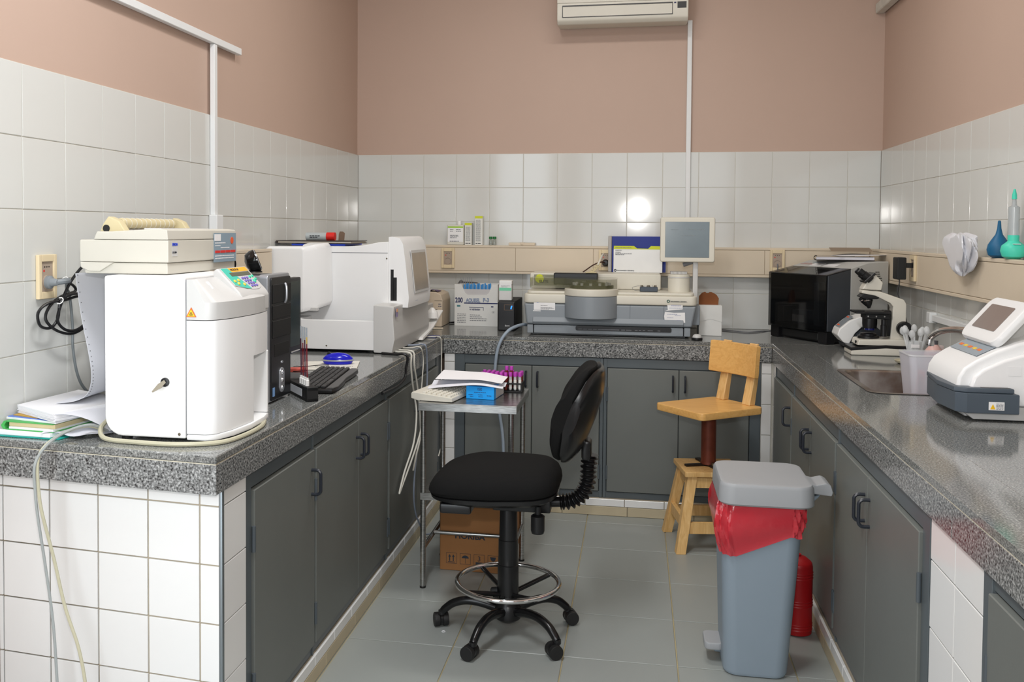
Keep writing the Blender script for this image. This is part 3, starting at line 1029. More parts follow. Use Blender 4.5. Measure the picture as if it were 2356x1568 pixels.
lettering('LX-300+', .007, (PX1 + .0012, -3.230, 1.386), (0, 1, 0), (0, 0, 1), 'ink', t)
part('plug', G().box(PX0 - .018, PX0 + .001, -3.02, -2.985, 1.350, 1.374, .003), 'black', t)

# ---- fan-fold paper: sheet hanging from the printer onto the pile
M['fan'] = mat('white fan-fold paper', (226, 228, 236), .75, var=.01)
t = thing('fanfold_paper', 'white perforated fan-fold paper hanging from the printer onto the paper pile', 'paper')
prof = smooth([(-.045, 1.326), (-.030, 1.217), (-.010, 1.122), (.000, 1.062), (-.002, 1.021), (-.016, .992), (-.05, .975), (-.10, .969)], 5)
N = len(prof) - 1
prof = [(p.x, p.y) for p in [Vector((a[0], a[1], 0)) for a in prof]]


def fan(u, v):
    i = min(int(u * N), N - 1)
    f = u * N - i
    x = prof[i][0] * (1 - f) + prof[i + 1][0] * f
    z = prof[i][1] * (1 - f) + prof[i + 1][1] * f
    return (x + .012 * v * (1 - u), -3.205 + .235 * v - .045 * max(0, u - .75) * 4 * .3, z + .004 * math.sin(3 * v) * u)


part('hanging_sheet', G().surf(fan, 36, 6, .0006), 'fan', t)
g = G()
for k in range(24):
    u = .01 + .78 * k / 24
    x, y, z = fan(u, .035)
    a, _, b = fan(u + .01, .035)
    mx = frame_mx((x + .0007, y, z), (0, 1, 0), (a - x, 0, b - z))
    g.lathe([(.0018, 0), (.0018, .0006), (0, .0006)], n=8, Mx=mx)
part('sprocket_holes', g, 'inkg', t)
g = G()
for k in range(9):
    z = .9455 + .0024 * k
    o_ = random.uniform(-.003, .003)
    g.prism([(-.195 + o_, -3.245), (-.022 + o_, -3.340 + o_), (.060, -3.10), (-.175, -2.99)], 'z', z, z + .0022)
part('folded_pile', g, 'paper', t)
g = G().surf(lambda u, v: (-.022 + .112 * u, -3.338 + .075 * u + v * .19, .966 - .055 * u * u * (1 - .55 * v)), 10, 6, .0008)
part('drooping_sheet', g, 'fan', t)
# pile below
t = thing('document_folder', 'teal plastic document folder at the bottom of the paper pile', 'folder')
part('back_cover', G().prism([(-.203, -3.338), (-.005, -3.348), (.03, -3.10), (-.203, -3.07)], 'z', Z0, Z0 + .003, .0006, 1), mat('teal folder plastic', (20, 158, 146), .4), t)
part('sheet_pile', G().prism([(-.202, -3.330), (-.035, -3.342), (.02, -3.12), (-.202, -3.08)], 'z', Z0 + .0032, Z0 + .014, .001, 1), 'paper', t)
g = G().surf(lambda u, v: (-.06 + .15 * u, -3.35 + .03 * math.sin(7 * u) * .3 + .10 * v + .05 * u, Z0 + .0145 + .004 * math.sin(9 * u + 4 * v) - .006 * u), 14, 6, .0006)
single('loose_paper', g, 'fan', 'crumpled white sheet sticking out under the paper pile', 'paper')
t = thing('ring_binder', 'bright green binder stuffed with yellowed pages in the paper pile', 'binder')
M['grn'] = mat('bright green card', (70, 170, 84), .5)
part('lower_cover', G().prism([(-.180, -3.318), (-.03, -3.334), (.0, -3.10), (-.17, -3.06)], 'z', .9150, .9168), 'grn', t)
part('upper_cover', G().prism([(-.190, -3.312), (-.036, -3.326), (-.005, -3.10), (-.17, -3.06)], 'z', .9340, .9358), 'grn', t)
part('spine', G().prism([(-.190, .9150), (-.196, .925), (-.188, .9356), (-.180, .9352), (-.186, .925), (-.182, .9160)], 'y', -3.315, -3.08), 'grn', t)
part('page_block', G().prism([(-.172, -3.315), (-.034, -3.328), (-.006, -3.11), (-.165, -3.08)], 'z', .9170, .9225), 'paper', t)
part('page_block', G().prism([(-.176, -3.308), (-.032, -3.322), (-.004, -3.11), (-.168, -3.08)], 'z', .9227, .9338), mat('yellowed pages', (206, 192, 150), .8), t)
t = thing('booklet', 'thin white booklet with a blue and ochre cover on the green binder', 'booklet')
part('pages', G().prism([(-.201, -3.285), (-.030, -3.322), (.0, -3.10), (-.18, -3.05)], 'z', .9362, .9415), 'paper', t)
part('blue_cover', G().prism([(-.199, -3.283), (-.034, -3.318), (.0, -3.10), (-.18, -3.05)], 'z', .9416, .9432), mat('blue card', (92, 124, 200), .5), t)
part('ochre_card', G().prism([(-.190, -3.272), (-.10, -3.298), (.0, -3.10), (-.18, -3.05)], 'z', .9433, .9450), mat('ochre card', (190, 150, 62), .6), t)

# ---- cables by the wall socket
t = thing('power_cable', 'black printer cable coiled and tied under the wall socket', 'cable')
loop = [(PX0 - .018, -3.003, 1.362), (-.055, -3.015, 1.360), (-.12, -3.03, 1.345), (-.15, -3.045, 1.31), (-.165, -3.062, 1.271), (-.17, -3.083, 1.229), (-.17, -3.10, 1.185), (-.165, -3.07, 1.155), (-.16, -3.02, 1.150),
        (-.16, -2.96, 1.175), (-.165, -2.945, 1.22), (-.17, -2.99, 1.246), (-.175, -3.05, 1.240), (-.18, -3.13, 1.235), (-.18, -3.175, 1.212), (-.18, -3.165, 1.175), (-.178, -3.12, 1.165), (-.175, -3.09, 1.19),
        (-.17, -3.085, 1.235), (-.165, -3.04, 1.255), (-.16, -2.98, 1.25), (-.158, -2.945, 1.215), (-.16, -2.96, 1.165), (-.165, -3.03, 1.140), (-.172, -3.10, 1.155), (-.18, -3.14, 1.19), (-.182, -3.12, 1.225), (-.18, -3.07, 1.25),
        (-.178, -3.00, 1.262), (-.178, -3.01, 1.280), (-.176, -3.05, 1.292), (-.172, -3.062, 1.296)]
part('cord', G().tube(loop, .0042, 8, sub=5), 'black', t)
part('grey_plug', G().lathe([(.019, 0), (.019, .012), (.012, .016), (.010, .03), (.008, .034), (0, .034)], n=18, Mx=Matrix.Translation((XL + .008, -3.106, 1.294)) @ Matrix.Rotation(R(90), 4, 'Y')), mat('grey plug', (128, 134, 138), .5), t)
part('plug_neck', G().tube([(XL + .032, -3.106, 1.294), (-.158, -3.09, 1.296), (-.160, -3.06, 1.297)], .0085, 8), mat('grey plug neck', (120, 126, 130), .5), t)
for p in ((-.172, -3.085, 1.240), (-.170, -3.062, 1.298)):
    part('cable_tie', G().torus((0, 0, 0), .010, .0016, 14, 6, Mx=Matrix.Translation(p) @ Matrix.Rotation(R(60), 4, 'X')), 'white', t)
single('power_cable', G().tube([(-.165, -3.062, 1.289), (-.186, -3.03, 1.27), (-.190, -3.009, 1.249), (-.190, -2.995, 1.157), (-.190, -2.994, 1.092), (-.190, -2.972, 1.01), (-.188, -2.93, .955), (-.17, -2.87, .915), (-.12, -2.80, .906)], .0042, 8), mat('grey cable', (112, 118, 120), .5), 'grey cable dropping from the wall socket to the worktop', 'cable')

# ================================================================ computer tower, speakers, monitor
t = thing('computer_tower', 'black and silver computer tower beside the tall white counter', 'computer')
TX, TY0, TY1, TZ = .336, -2.768, -2.576, 1.307
M['silver'] = mat('silver painted plastic', (176, 180, 186), .32, metal=.55)
M['dkgrey'] = mat('charcoal painted steel', (70, 72, 74), .4)
part('case', G().box(-.07, TX - .035, TY0 + .004, TY1 - .003, Z0 + .008, TZ - .004, .003, 1), 'dkgrey', t)
part('side_panel', G().box(-.06, TX - .03, TY0, TY0 + .005, Z0 + .008, TZ - .003, .002, 1), 'silver', t)
part('front_bezel', G().rbox(TX - .034, TX - .004, TY0, TY1, Z0 + .004, TZ, .012, 4, .003, ax='x'), 'silver', t)
part('front_face', G().rbox(TX - .006, TX + .001, TY0 + .020, TY1 - .004, Z0 + .008, TZ - .010, .008, 4, .002, ax='x'), 'black', t)
for z0, z1 in ((1.215, 1.275), (1.165, 1.208), (1.105, 1.160)):
    part('drive_bay', G().box(TX + .0005, TX + .004, TY0 + .026, TY1 - .008, z0, z1, .0015, 1), 'blackm', t)
part('drive_handle', G().tube([(TX + .004, -2.640, 1.212), (TX + .010, -2.642, 1.225), (TX + .010, -2.642, 1.262), (TX + .004, -2.640, 1.275)], .004, 8), 'silver', t)
part('card_reader', G().box(TX + .0005, TX + .002, TY0 + .045, TY1 - .02, 1.045, 1.085, .0005, 1), 'blackm', t)
part('maker_badge', G().lathe([(.009, 0), (.008, .002), (0, .0025)], n=14, sx=.5, Mx=Matrix.Translation((TX + .001, -2.66, 1.022)) @ Matrix.Rotation(R(90), 4, 'Y')), 'silver', t)
ov = part('button_panel', G().rbox(TX + .0002, TX + .005, -2.685, -2.645, .925, 1.005, .0195, 6, .0015, ax='x'), 'silver', t)
for z in (.940, .965, .990):
    part('button', G().lathe([(.008, 0), (.007, .003), (0, .004)], n=14, Mx=Matrix.Translation((TX + .005, -2.665, z)) @ Matrix.Rotation(R(90), 4, 'Y')), 'chrome', ov)
plate(t, 'blue_sticker', (TX + .0015, TY0 + .028, .935), (0, 1, 0), (0, 0, 1), 0, .018, -.014, .014, mat('pale blue sticker', (120, 160, 210), .4), .0006)
for fx in (.0, TX - .05):
    for fy in (TY0 + .02, TY1 - .02):
        part('foot', G().cyl((fx, fy, Z0), (fx, fy, Z0 + .009), .012, n=12), 'rubber', t)

for (sx, sy, rz, lb) in ((.235, -2.64, R(25), 'glossy black satellite speaker with a tan cone, on top of the computer tower'), (.165, -2.70, R(-10), 'black dome speaker with a silver rim behind the dot-matrix printer')):
    t = thing('desktop_speaker', lb, 'speaker', (sx, sy, TZ + .001), rz, group='two small desktop speakers')
    mx = Matrix.Translation((0, 0, .037)) @ Matrix.Rotation(R(68), 4, 'Y')
    part('housing', G().lathe([(.010, -.03), (.03, -.022), (.037, -.004), (.037, .008), (.032, .014)], n=26, Mx=mx), mat('glossy black plastic', (16, 16, 18), .08), t)
    part('rim', G().torus((0, 0, .010), .0335, .0022, 28, 8, Mx=mx), 'silver', t)
    part('cone', G().lathe([(.0315, .013), (.018, .004), (.008, .006), (0, .009)], n=24, Mx=mx), mat('tan speaker cone', (150, 136, 104), .4) if sx > .2 else 'blackm', t)
    part('foot', G().lathe([(.026, 0), (.026, .004), (.012, .010), (.010, .02)], n=20), 'black', t)

t = thing('flat_monitor', 'black flat computer monitor squeezed between the tower and the white analyser', 'monitor')
part('housing', G().rbox(.170, .200, -2.485, -2.108, .985, 1.268, .008, 4, .003, ax='x'), 'black', t)
part('screen', G().box(.2002, .2015, -2.470, -2.123, 1.012, 1.255), 'screen', t)
part('neck', G().box(.125, .165, -2.34, -2.26, Z0 + .012, 1.12, .006), 'black', t)
part('base', G().rbox(.06, .27, -2.42, -2.18, Z0, Z0 + .012, .03, 5, .003), 'black', t)
part('button_row', G().box(.2003, .2022, -2.21, -2.125, .990, .994), 'gwhite', t)

# ---- keyboard, mouse, mat
t = thing('computer_keyboard', 'black computer keyboard near the worktop edge', 'keyboard', (.365, -2.315, Z0), R(96.5))
# local x runs along the keyboard (towards the back wall), local y towards the wall side
kb = [(-.235, -.075), (-.20, -.088), (-.08, -.084), (.0, -.078), (.10, -.084), (.20, -.086), (.235, -.072), (.235, .062), (.215, .072), (-.215, .072), (-.235, .062)]
part('body', G().prism(kb, 'z', .002, .018, .006, 2, only_caps=True), 'black', t)
part('wrist_rest', G().prism([(-.225, -.078), (-.19, -.088), (-.08, -.084), (0, -.079), (.10, -.084), (.20, -.086), (.225, -.074), (.225, -.055), (-.225, -.055)], 'z', .016, .021, .003, 2, only_caps=True), mat('grey keyboard rim', (70, 70, 70), .45), t)
kmes = {}
for rI in range(6):
    y = -.042 + rI * .0192
    x = -.222
    c = 0
    while x < .215:
        w = .0185
        if rI == 0 and c == 3:
            w = .105
        elif (rI + c) % 13 == 5:
            w = .028
        w = min(w, .222 - x)
        if w > .008:
            kk = round(w, 4)
            if kk not in kmes:
                kmes[kk] = G().box(-w / 2 + .001, w / 2 - .001, -.0085, .0085, 0, .007, .0016, 1, taper=.86).mesh('key_cap')
                kmes[kk].materials.append(mat('key cap black', (40, 40, 41), .45))
            o = link('key_cap', kmes[kk], None, t)
            o.location = (x + w / 2, y, .0185 + .0006 * rI)
        x += w + (.008 if c == 13 and rI != 0 else .0008)
        c += 1
t = thing('mouse_mat', 'white printed mouse mat under the blue mouse', 'mouse mat')
pm = [(.114, -1.833), (.334, -1.769), (.387, -1.995), (.173, -2.044)]
part('sheet', G().prism(pm, 'z', Z0, Z0 + .004, .0008, 1), mat('off white card', (226, 224, 214), .6), t)
lines('print', [(.03, .02, .05), (.10, .02, .03), (.14, .025, .04)], (.214, -.049 * -1, 0), (-.055, .22, 0), (.185, -2.0, Z0 + .0042), 'ink', t, .006)
t = thing('computer_mouse', 'royal blue computer mouse on its white mat', 'mouse', (.272, -1.872, Z0 + .0045), R(12))
part('shell', G().lathe([(.0, .001), (.9, .001), (1.0, .012), (.95, .025), (.75, .036), (.45, .043), (0, .046)], n=28, sx=.062, sy=.034), mat('royal blue gloss', (26, 30, 190), .18), t)
part('side_trim', G().torus((0, 0, .016), .0635, .003, 40, 8, sy=.56), 'silver', t)
part('wheel', G().cyl((-.036, -.004, .040), (-.036, .004, .040), .008, n=12), 'black', t)
single('mouse_cable', G().tube([(.252, -1.93, Z0 + .006), (.235, -1.975, Z0 + .012), (.20, -2.01, Z0 + .012), (.165, -2.02, Z0 + .01), (.14, -2.0, Z0 + .008), (.13, -2.04, Z0 + .003), (.16, -2.10, Z0 + .003), (.22, -2.10, Z0 + .008)], .0016, 6), 'black', 'thin black mouse cable looping beside the red box', 'cable')
single('flat_red_box', G().box(-.055, .055, -.022, .022, 0, .014, .002, 1), mat('coral red card', (214, 92, 78), .5), 'small flat coral-red box behind the black keyboard', 'box', loc=(.155, -2.085, Z0), rz=R(20))

# ---- rack of blood sedimentation pipettes
d = Vector((-.127, .165, 0)).normalized()
rz = math.atan2(d.y, d.x)
t = thing('pipette_rack', 'black rack with a strip of white tape, in front of the keyboard', 'rack', (.386, -2.600, Z0), rz)
part('base', G().box(-.104, .104, -.018, .018, 0, .010, .001, 1), 'blackm', t)
part('top_plate', G().box(-.104, .104, -.018, .018, .034, .044, .001, 1), 'blackm', t)
part('end_block', G().box(-.104, -.086, -.019, .019, 0, .046, .001, 1), 'blackm', t)
part('end_block', G().box(.090, .104, -.019, .019, 0, .046, .001, 1), 'blackm', t)
g = G()
for k in range(7):
    g.box(-.07 + .024 * k, -.062 + .024 * k, -.018, .018, .010, .034)
part('partition', g, 'blackm', t)
part('tape', G().box(-.05, .085, .0182, .0192, .010, .034), mat('white tape', (206, 210, 216), .6), t)
part('tag', G().box(.1042, .1052, -.012, .016, .008, .036), 'sticker', t)
rackl = t
for k in range(4):
    lx = -.060 + .0205 * k
    bx = Vector((.386, -2.600, 0)) + d * lx + Vector((d.y, -d.x, 0)) * -.004
    t = thing('sedimentation_pipette', ('leftmost', 'second', 'third', 'rightmost')[k] + ' of four red blood-filled glass pipettes standing in the black rack', 'pipette', (bx.x, bx.y, Z0 + .0445), 0, group='blood pipettes in the black rack')
    lean = Vector((-.02, .02, 1)).normalized()
    hh = .135 + .012 * (k % 2)
    part('blood_column', G().cyl((0, 0, .028), lean * hh, .0021, n=10), mat('dark red blood', (112, 18, 34) if k % 2 == 0 else (70, 30, 52), .25), t)
    part('glass_tube', G().cyl(lean * (hh + .001), lean * .188, .0024, n=10), mat('clear glass', (196, 206, 214), .1, trans=.6), t)
    if k == 0:
        part('plasma_column', G().cyl(lean * (hh + .0005), lean * (hh + .022), .0026, n=10), mat('straw plasma', (196, 168, 90), .3), t)
    part('holder_cap', G().lathe([(.0068, 0), (.0068, .018), (.005, .020), (.005, .026), (0, .026)], n=16), 'white', t)

# ================================================================ large white analyser
t = thing('haematology_analyser', 'big white analyser with a slanted touch screen and an open tray', 'lab analyser')
# base tray, near side low wall, recess
part('tray_wall', G().box(-.020, .335, -1.505, -1.485, .914, 1.045, .004, 2), 'whiteg', t)
part('tray_floor', G().box(-.19, .335, -1.486, -1.34, .914, .985, .003, 1), 'inkg', t)
part('tray_side', G().box(-.19, -.018, -1.50, -1.34, .914, 1.050, .006, 2), 'whiteg', t)
part('main_body', G().prism([(-.19, .914), (.345, .914), (.345, 1.395), (.30, 1.392), (.22, 1.376), (.15, 1.372), (-.19, 1.372)], 'y', -1.36, -.74, .004, 2), 'whiteg', t)
part('top_seam', G().box(-.02, .343, -1.3606, -1.3590, 1.342, 1.3445), 'inkg', t)
# raised lid unit on the wall side
part('sampler_cover', G().prism(rrect(-.19, .0, 1.075, 1.372, .02, 4), 'y', -1.508, -1.36, .014, 3, only_caps=True), 'whiteg', t)
rings = []
for y, x1, zt, zb in ((-1.506, .000, 1.366, 1.080), (-1.47, .050, 1.380, 1.090), (-1.42, .075, 1.386, 1.100), (-1.362, .080, 1.388, 1.104)):
    rings.append([(-.02, y, zb), (x1 - .01, y, zb), (x1, y, zb + .02), (x1 - .004, y, zt - .02), (x1 - .02, y, zt), (-.02, y, zt)])
part('sampler_cover_flank', G().loft(rings), 'whiteg', t)
part('grip_recess', G().box(.005, .05, -1.488, -1.46, 1.082, 1.098, .002, 1), 'gwhite', t)
# screen housing
rings = []
for y0, dx in ((-1.352, 0), (-1.29, .006), (-.93, .004), (-.80, -.02)):
    rings.append([(.345, y0, 1.095), (.436 + dx, y0, 1.095), (.441 + dx, y0, 1.14), (.424 + dx, y0, 1.30), (.412 + dx, y0, 1.385), (.395 + dx, y0, 1.412), (.36, y0, 1.418), (.345, y0, 1.416)])
part('screen_housing', G().loft(rings), 'whiteg', t)
mxs = ((.4465, -1.265, 1.160), (0, 1, 0), (-.020, 0, .185))
plate(t, 'screen_frame', *mxs, .0, .30, -.005, .195, 'gwhite', .003)
plate(t, 'touch_screen', (.4498, -1.265, 1.160), *mxs[1:], .012, .288, .008, .183, mat('brown grey touch screen', (150, 138, 122), .2), .001)
plate(t, 'maker_label', (.4430, -1.265, 1.118), (0, 1, 0), (-.020, 0, .185), .02, .075, .0, .02, mat('blue grey label', (150, 170, 196), .4), .0015)
part('disk_slot', G().box(.355, .369, -1.3528, -1.3500, 1.125, 1.268), 'black', t)
part('disk_drive', G().box(.368, .384, -1.3528, -1.3500, 1.125, 1.232), 'black', t)
for px, pz_ in ((.338, 1.318), (.338, 1.112), (.10, .930)):
    part('screw', G().lathe([(.004, 0), (.003, .0012), (0, .0015)], n=10, Mx=Matrix.Translation((px, -1.3605 if pz_ > 1 else -1.5055, pz_)) @ Matrix.Rotation(R(90), 4, 'X')), 'brass', t)
# lower front unit, light grey
part('front_unit', G().prism([(.318, .905), (.404, .903), (.416, .965), (.409, 1.06), (.413, 1.112), (.318, 1.118)], 'y', -1.512, -.80, .007, 2), 'gwhite', t)
plate(t, 'colour_label', (.415, -1.485, 1.085), (0, 1, 0), (0, 0, 1), 0, .030, -.022, .016, mat('lilac label', (150, 138, 176), .5), .001)
plate(t, 'colour_label_top', (.416, -1.483, 1.085), (0, 1, 0), (0, 0, 1), 0, .026, .0, .014, mat('peach label', (232, 176, 130), .5), .001)
# open white flap and cup at the far side
fl_ = G().prism([(.405, -.90), (.43, -.93), (.47, -.60), (.452, -.585)], 'z', 0, .004)
part('waste_flap', G().prism([(-1.00, .906), (-.985, .918), (-.74, .950), (-.50, 1.015), (-.49, 1.008), (-.73, .940), (-.96, .905)], 'x', .385, .425, .002, 1), 'white', t)
part('cup', G().lathe([(.034, 0), (.030, .03), (.012, .05), (.008, .055)], (.40, -.66, .985), 18), 'white', t)
for fx, fy in ((-.12, -1.45), (.30, -1.47), (.30, -.85), (-.12, -.85)):
    part('foot', G().cyl((fx, fy, Z0), (fx, fy, .916), .02, n=14), 'rubber', t)
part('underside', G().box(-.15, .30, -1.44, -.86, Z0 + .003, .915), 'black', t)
# on top of it
zt = 1.3735
single('plastic_folder', G().box(-.125, .135, -1.345, -1.07, zt + .0005, zt + .009, .002, 1), 'blue', 'blue plastic folder lying on the big white analyser', 'folder')
t = thing('notebook', 'dark-bound notebook lying on the blue folder', 'notebook')
part('cover', G().prism([(-.200, zt + .0100), (-.204, zt + .016), (-.198, zt + .023), (.17, zt + .023), (.17, zt + .020), (-.19, zt + .0195), (-.194, zt + .016), (-.19, zt + .0126), (.17, zt + .0125), (.17, zt + .0100)], 'y', -1.35, -1.10), mat('dark brown binding', (52, 44, 40), .5), t)
part('pages', G().box(-.19, .165, -1.347, -1.105, zt + .0128, zt + .0193), mat('page edges', (196, 188, 172), .8), t)
t = thing('specimen_jar', 'clear specimen jar with a red lid lying on the notebook', 'jar')
jm = Matrix.Translation((-.04, -1.23, zt + .0425)) @ Matrix.Rotation(R(90), 4, 'Y')
part('body', G().lathe([(0, -.052), (.018, -.052), (.0185, -.048), (.0185, .05), (0, .05)], n=22, Mx=jm), mat('milky clear plastic', (206, 214, 216), .25, trans=.35), t)
part('lid', G().lathe([(.0192, .05), (.0192, .090), (0, .090)], n=22, Mx=jm), 'red', t)
lines('print', [(-.03, .003, .05), (-.03, -.004, .04)], (1, 0, 0), (0, 0, 1), (-.04, -1.2492, zt + .042), 'ink', t, .004)
single('card_tag', G().prism([(-.014, 0), (.014, 0), (.017, .034), (.008, .042), (-.008, .042), (-.012, .03)], 'y', 0, .0015), mat('brown card', (112, 92, 74), .7), 'brown cardboard tag leaning behind the red jar lid', 'tag', loc=(.068, -1.19, zt + .024), rz=R(10))

# ---- beige desktop printer in the corner and things beside it
t = thing('laser_printer', 'beige laser printer in the corner behind the big white analyser', 'printer')
part('body', G().prism([(.08, Z0), (.378, Z0), (.382, 1.05), (.372, 1.085), (.34, 1.098), (.08, 1.098)], 'y', -.30, -.07, .006, 2), mat('beige printer casing', (206, 190, 168), .45), t)
part('cover_seam', G().box(.335, .3790, -.3012, -.3002, 1.048, 1.050), 'brass', t)
part('paper_slot', G().box(.340, .352, -.3012, -.3002, .95, 1.00), 'black', t)
lines('maker_mark', [(0, 0, .018), (0, -.012, .018)], (1, 0, 0), (0, 0, 1), (.357, -.3003, 1.03), 'inkb', t, .004)
single('plastic_box', G().box(.30, .335, -.60, -.33, Z0, 1.040, .004, 1), 'gwhite', 'pale grey plastic box between the big white analyser and the beige printer', 'box')
single('purple_pouch', G().surf(lambda u, v: (.29 + .06 * u, -.28 + .1 * v, 1.0995 + .012 * math.sin(math.pi * u) * (1 - .6 * v)), 10, 6, .002), mat('dull purple cloth', (98, 84, 112), .7), 'small purple cloth pouch on the beige printer', 'pouch')
single('loose_paper', G().box(-.06, .06, -.035, .035, 0, .004, .001, 1), mat('cream card', (216, 206, 186), .7), 'cream card slips on the worktop beside the beige printer', 'paper', loc=(.345, -.40, Z0), rz=R(12))
single('blue_sheet', G().prism([(-.05, -.04), (.055, -.05), (.06, .05), (-.06, .045)], 'z', 0, .002), mat('slate blue plastic', (92, 100, 158), .4), 'slate-blue plastic sheet at the worktop edge under the white flap', 'sheet', loc=(.40, -.79, Z0))

# cables hanging over the worktop edge
gc = 'cables hanging over the worktop edge beside the trolley'


def cable(label, pts, r, m):
    q = []
    for p in pts:
        if p[2] < .9 and q and q[-1][2] > .9:
            q += [(.461, p[1], WT + r + .003), (LX + .009 + r, p[1], .896)]
        else:
            q.append(p)
    pts = q
    single('hanging_cable', G().tube(pts, r, 8, sub=6), m, label, 'cable', gc)


M['wcable'] = mat('white cable', (214, 212, 202), .4)
M['gcable'] = mat('blue grey cable', (136, 146, 162), .4)
e = LX + .012
cable('white cable looping down to a sharp bend before the trolley leg', [(.36, -1.44, Z0 + .005), (.43, -1.46, Z0 + .006), (.474, -1.47, .893), (e, -1.47, .85), (e, -1.44, .77), (e, -1.40, .70), (e + .01, -1.40, .62), (e + .01, -1.45, .50), (e, -1.58, .40), (e - .002, -1.66, .33), (e, -1.62, .35), (e + .012, -1.46, .45), (e + .02, -1.36, .53), (e + .02, -1.30, .60)], .0042, 'wcable')
cable('second white cable hanging close beside the sharp-bend cable', [(.36, -1.38, Z0 + .005), (.43, -1.40, Z0 + .006), (.476, -1.42, .892), (e + .004, -1.42, .84), (e + .004, -1.36, .74), (e + .006, -1.32, .62), (e + .006, -1.30, .50), (e, -1.36, .42), (e - .004, -1.40, .36)], .0042, 'wcable')
cable('thin beige cable swaying out over the granite edge', [(.36, -1.32, Z0 + .004), (.44, -1.30, Z0 + .005), (.476, -1.26, .89), (e, -1.22, .84), (e, -1.24, .76), (e, -1.26, .68), (e + .006, -1.26, .60)], .0028, 'wcable')
cable('blue-grey cable running down the cabinet door to the floor', [(.36, -1.22, Z0 + .004), (.44, -1.20, Z0 + .006), (.478, -1.17, .888), (e, -1.14, .82), (e, -1.14, .70), (e, -1.20, .58), (e, -1.33, .45), (e, -1.40, .30), (e, -1.38, .18), (e + .01, -1.32, .09), (.50, -1.24, .02), (.54, -1.12, .006)], .0040, 'gcable')
cable('white cable dropping from the blue sheet at the far worktop corner', [(.40, -.85, Z0 + .005), (.45, -.84, Z0 + .006), (.477, -.82, .89), (e, -.80, .84), (e, -.80, .74), (e + .004, -.82, .66), (e + .004, -.88, .60), (e + .01, -.84, .48), (e + .01, -.80, .38), (e, -.86, .30)], .0030, 'wcable')
cable('black cable hugging the granite apron below the big white analyser', [(.36, -1.52, Z0 + .005), (.43, -1.54, Z0 + .005), (.474, -1.545, .89), (.478, -1.55, .85), (.478, -1.57, .81), (.472, -1.68, .79), (.466, -1.9, .795)], .0060, 'black')

# ================================================================ back worktop
# ---- things on the trunking ledge
gl = 'small things on the trunking ledge'
LZ = TZ1 + .0005
M['green'] = mat('green plastic cap', (20, 110, 52), .4)
M['lime'] = mat('lime yellow print', (206, 214, 40), .5)
M['limeg'] = mat('lime green print', (160, 206, 50), .5)
t = thing('reagent_bottle', 'flat white reagent bottle with a lime band, on the trunking ledge', 'bottle', group=gl)
part('body', G().rbox(.356, .456, -.052, -.010, LZ, LZ + .118, .006, 3, .004), mat('milky plastic', (214, 212, 200), .35), t)
part('cap', G().cyl((.425, -.031, LZ + .118), (.425, -.031, LZ + .142), .013, n=18, bev=.002), 'white', t)
plate(t, 'label', (.360, -.0522, LZ + .018), (1, 0, 0), (0, 0, 1), 0, .092, 0, .090, 'sticker', .0004)
plate(t, 'lime_band', (.360, -.0524, LZ + .108), (1, 0, 0), (0, 0, 1), 0, .092, -.008, .001, 'limeg', .0005)
lines('label_print', [(.014, .080, .020), (.014, .070, .016), (.050, .080, .028), (.05, .070, .03), (.014, .046, .05), (.014, .039, .05), (.014, .032, .04), (.012, .012, .055)], (1, 0, 0), (0, 0, 1), (.360, -.0528, LZ + .010), 'ink', t, .0028)
for x0, x1, h, lb in ((.461, .503, .130, 'shorter of two slim white reagent cartons with yellow tops on the ledge'), (.522, .568, .170, 'taller of two slim white reagent cartons with yellow tops on the ledge')):
    t = thing('reagent_carton', lb, 'carton', group='slim reagent cartons on the ledge')
    part('box', G().box(x0, x1, -.050, -.010, LZ, LZ + h, .001, 1), mat('white carton', (226, 226, 220), .6), t)
    plate(t, 'yellow_top', (x0, -.0502, LZ), (1, 0, 0), (0, 0, 1), 0, x1 - x0, h - .014, h, 'lime', .0006)
    lines('print', [(.006, h - .024 - .0058 * k, .028) for k in range(int((h - .04) / .0058))], (1, 0, 0), (0, 0, 1), (x0, -.0502, LZ), 'inkg', t, .0024)
    lines('maker_line', [(.005, .010, .03)], (1, 0, 0), (0, 0, 1), (x0, -.0502, LZ), 'ink', t, .004)
for k, x in enumerate((.614, .637)):
    t = thing('glass_vial', ('left', 'right')[k] + ' one of two small clear vials with green caps', 'vial', group='green-capped vials on the ledge')
    part('glass', G().lathe([(.0095, 0), (.0098, .002), (.0098, .028), (.007, .033), (.007, .036), (0, .036)], (x, -.032, LZ), 18), mat('clear vial glass', (206, 212, 206), .1, trans=.75), t)
    part('powder', G().lathe([(.0088, 0), (.0088, .008), (0, .009)], (x, -.032, LZ + .0012), 16), 'white', t)
    part('cap', G().lathe([(.0105, .036), (.0105, .048), (.009, .050), (0, .050)], (x, -.032, LZ), 18), 'green', t)
t = thing('duct_cover', 'loose beige end cover lying on the trunking ledge', 'duct cover', group=gl)
part('strip', G().box(.722, .800, -.045, -.014, LZ, LZ + .016, .003, 2), 'duct', t)
part('strip', G().box(.801, .876, -.045, -.014, LZ, LZ + .016, .003, 2), 'duct', t)
part('joint_clip', G().box(.79, .812, -.046, -.013, LZ + .004, LZ + .0175, .001, 1), 'duct', t)

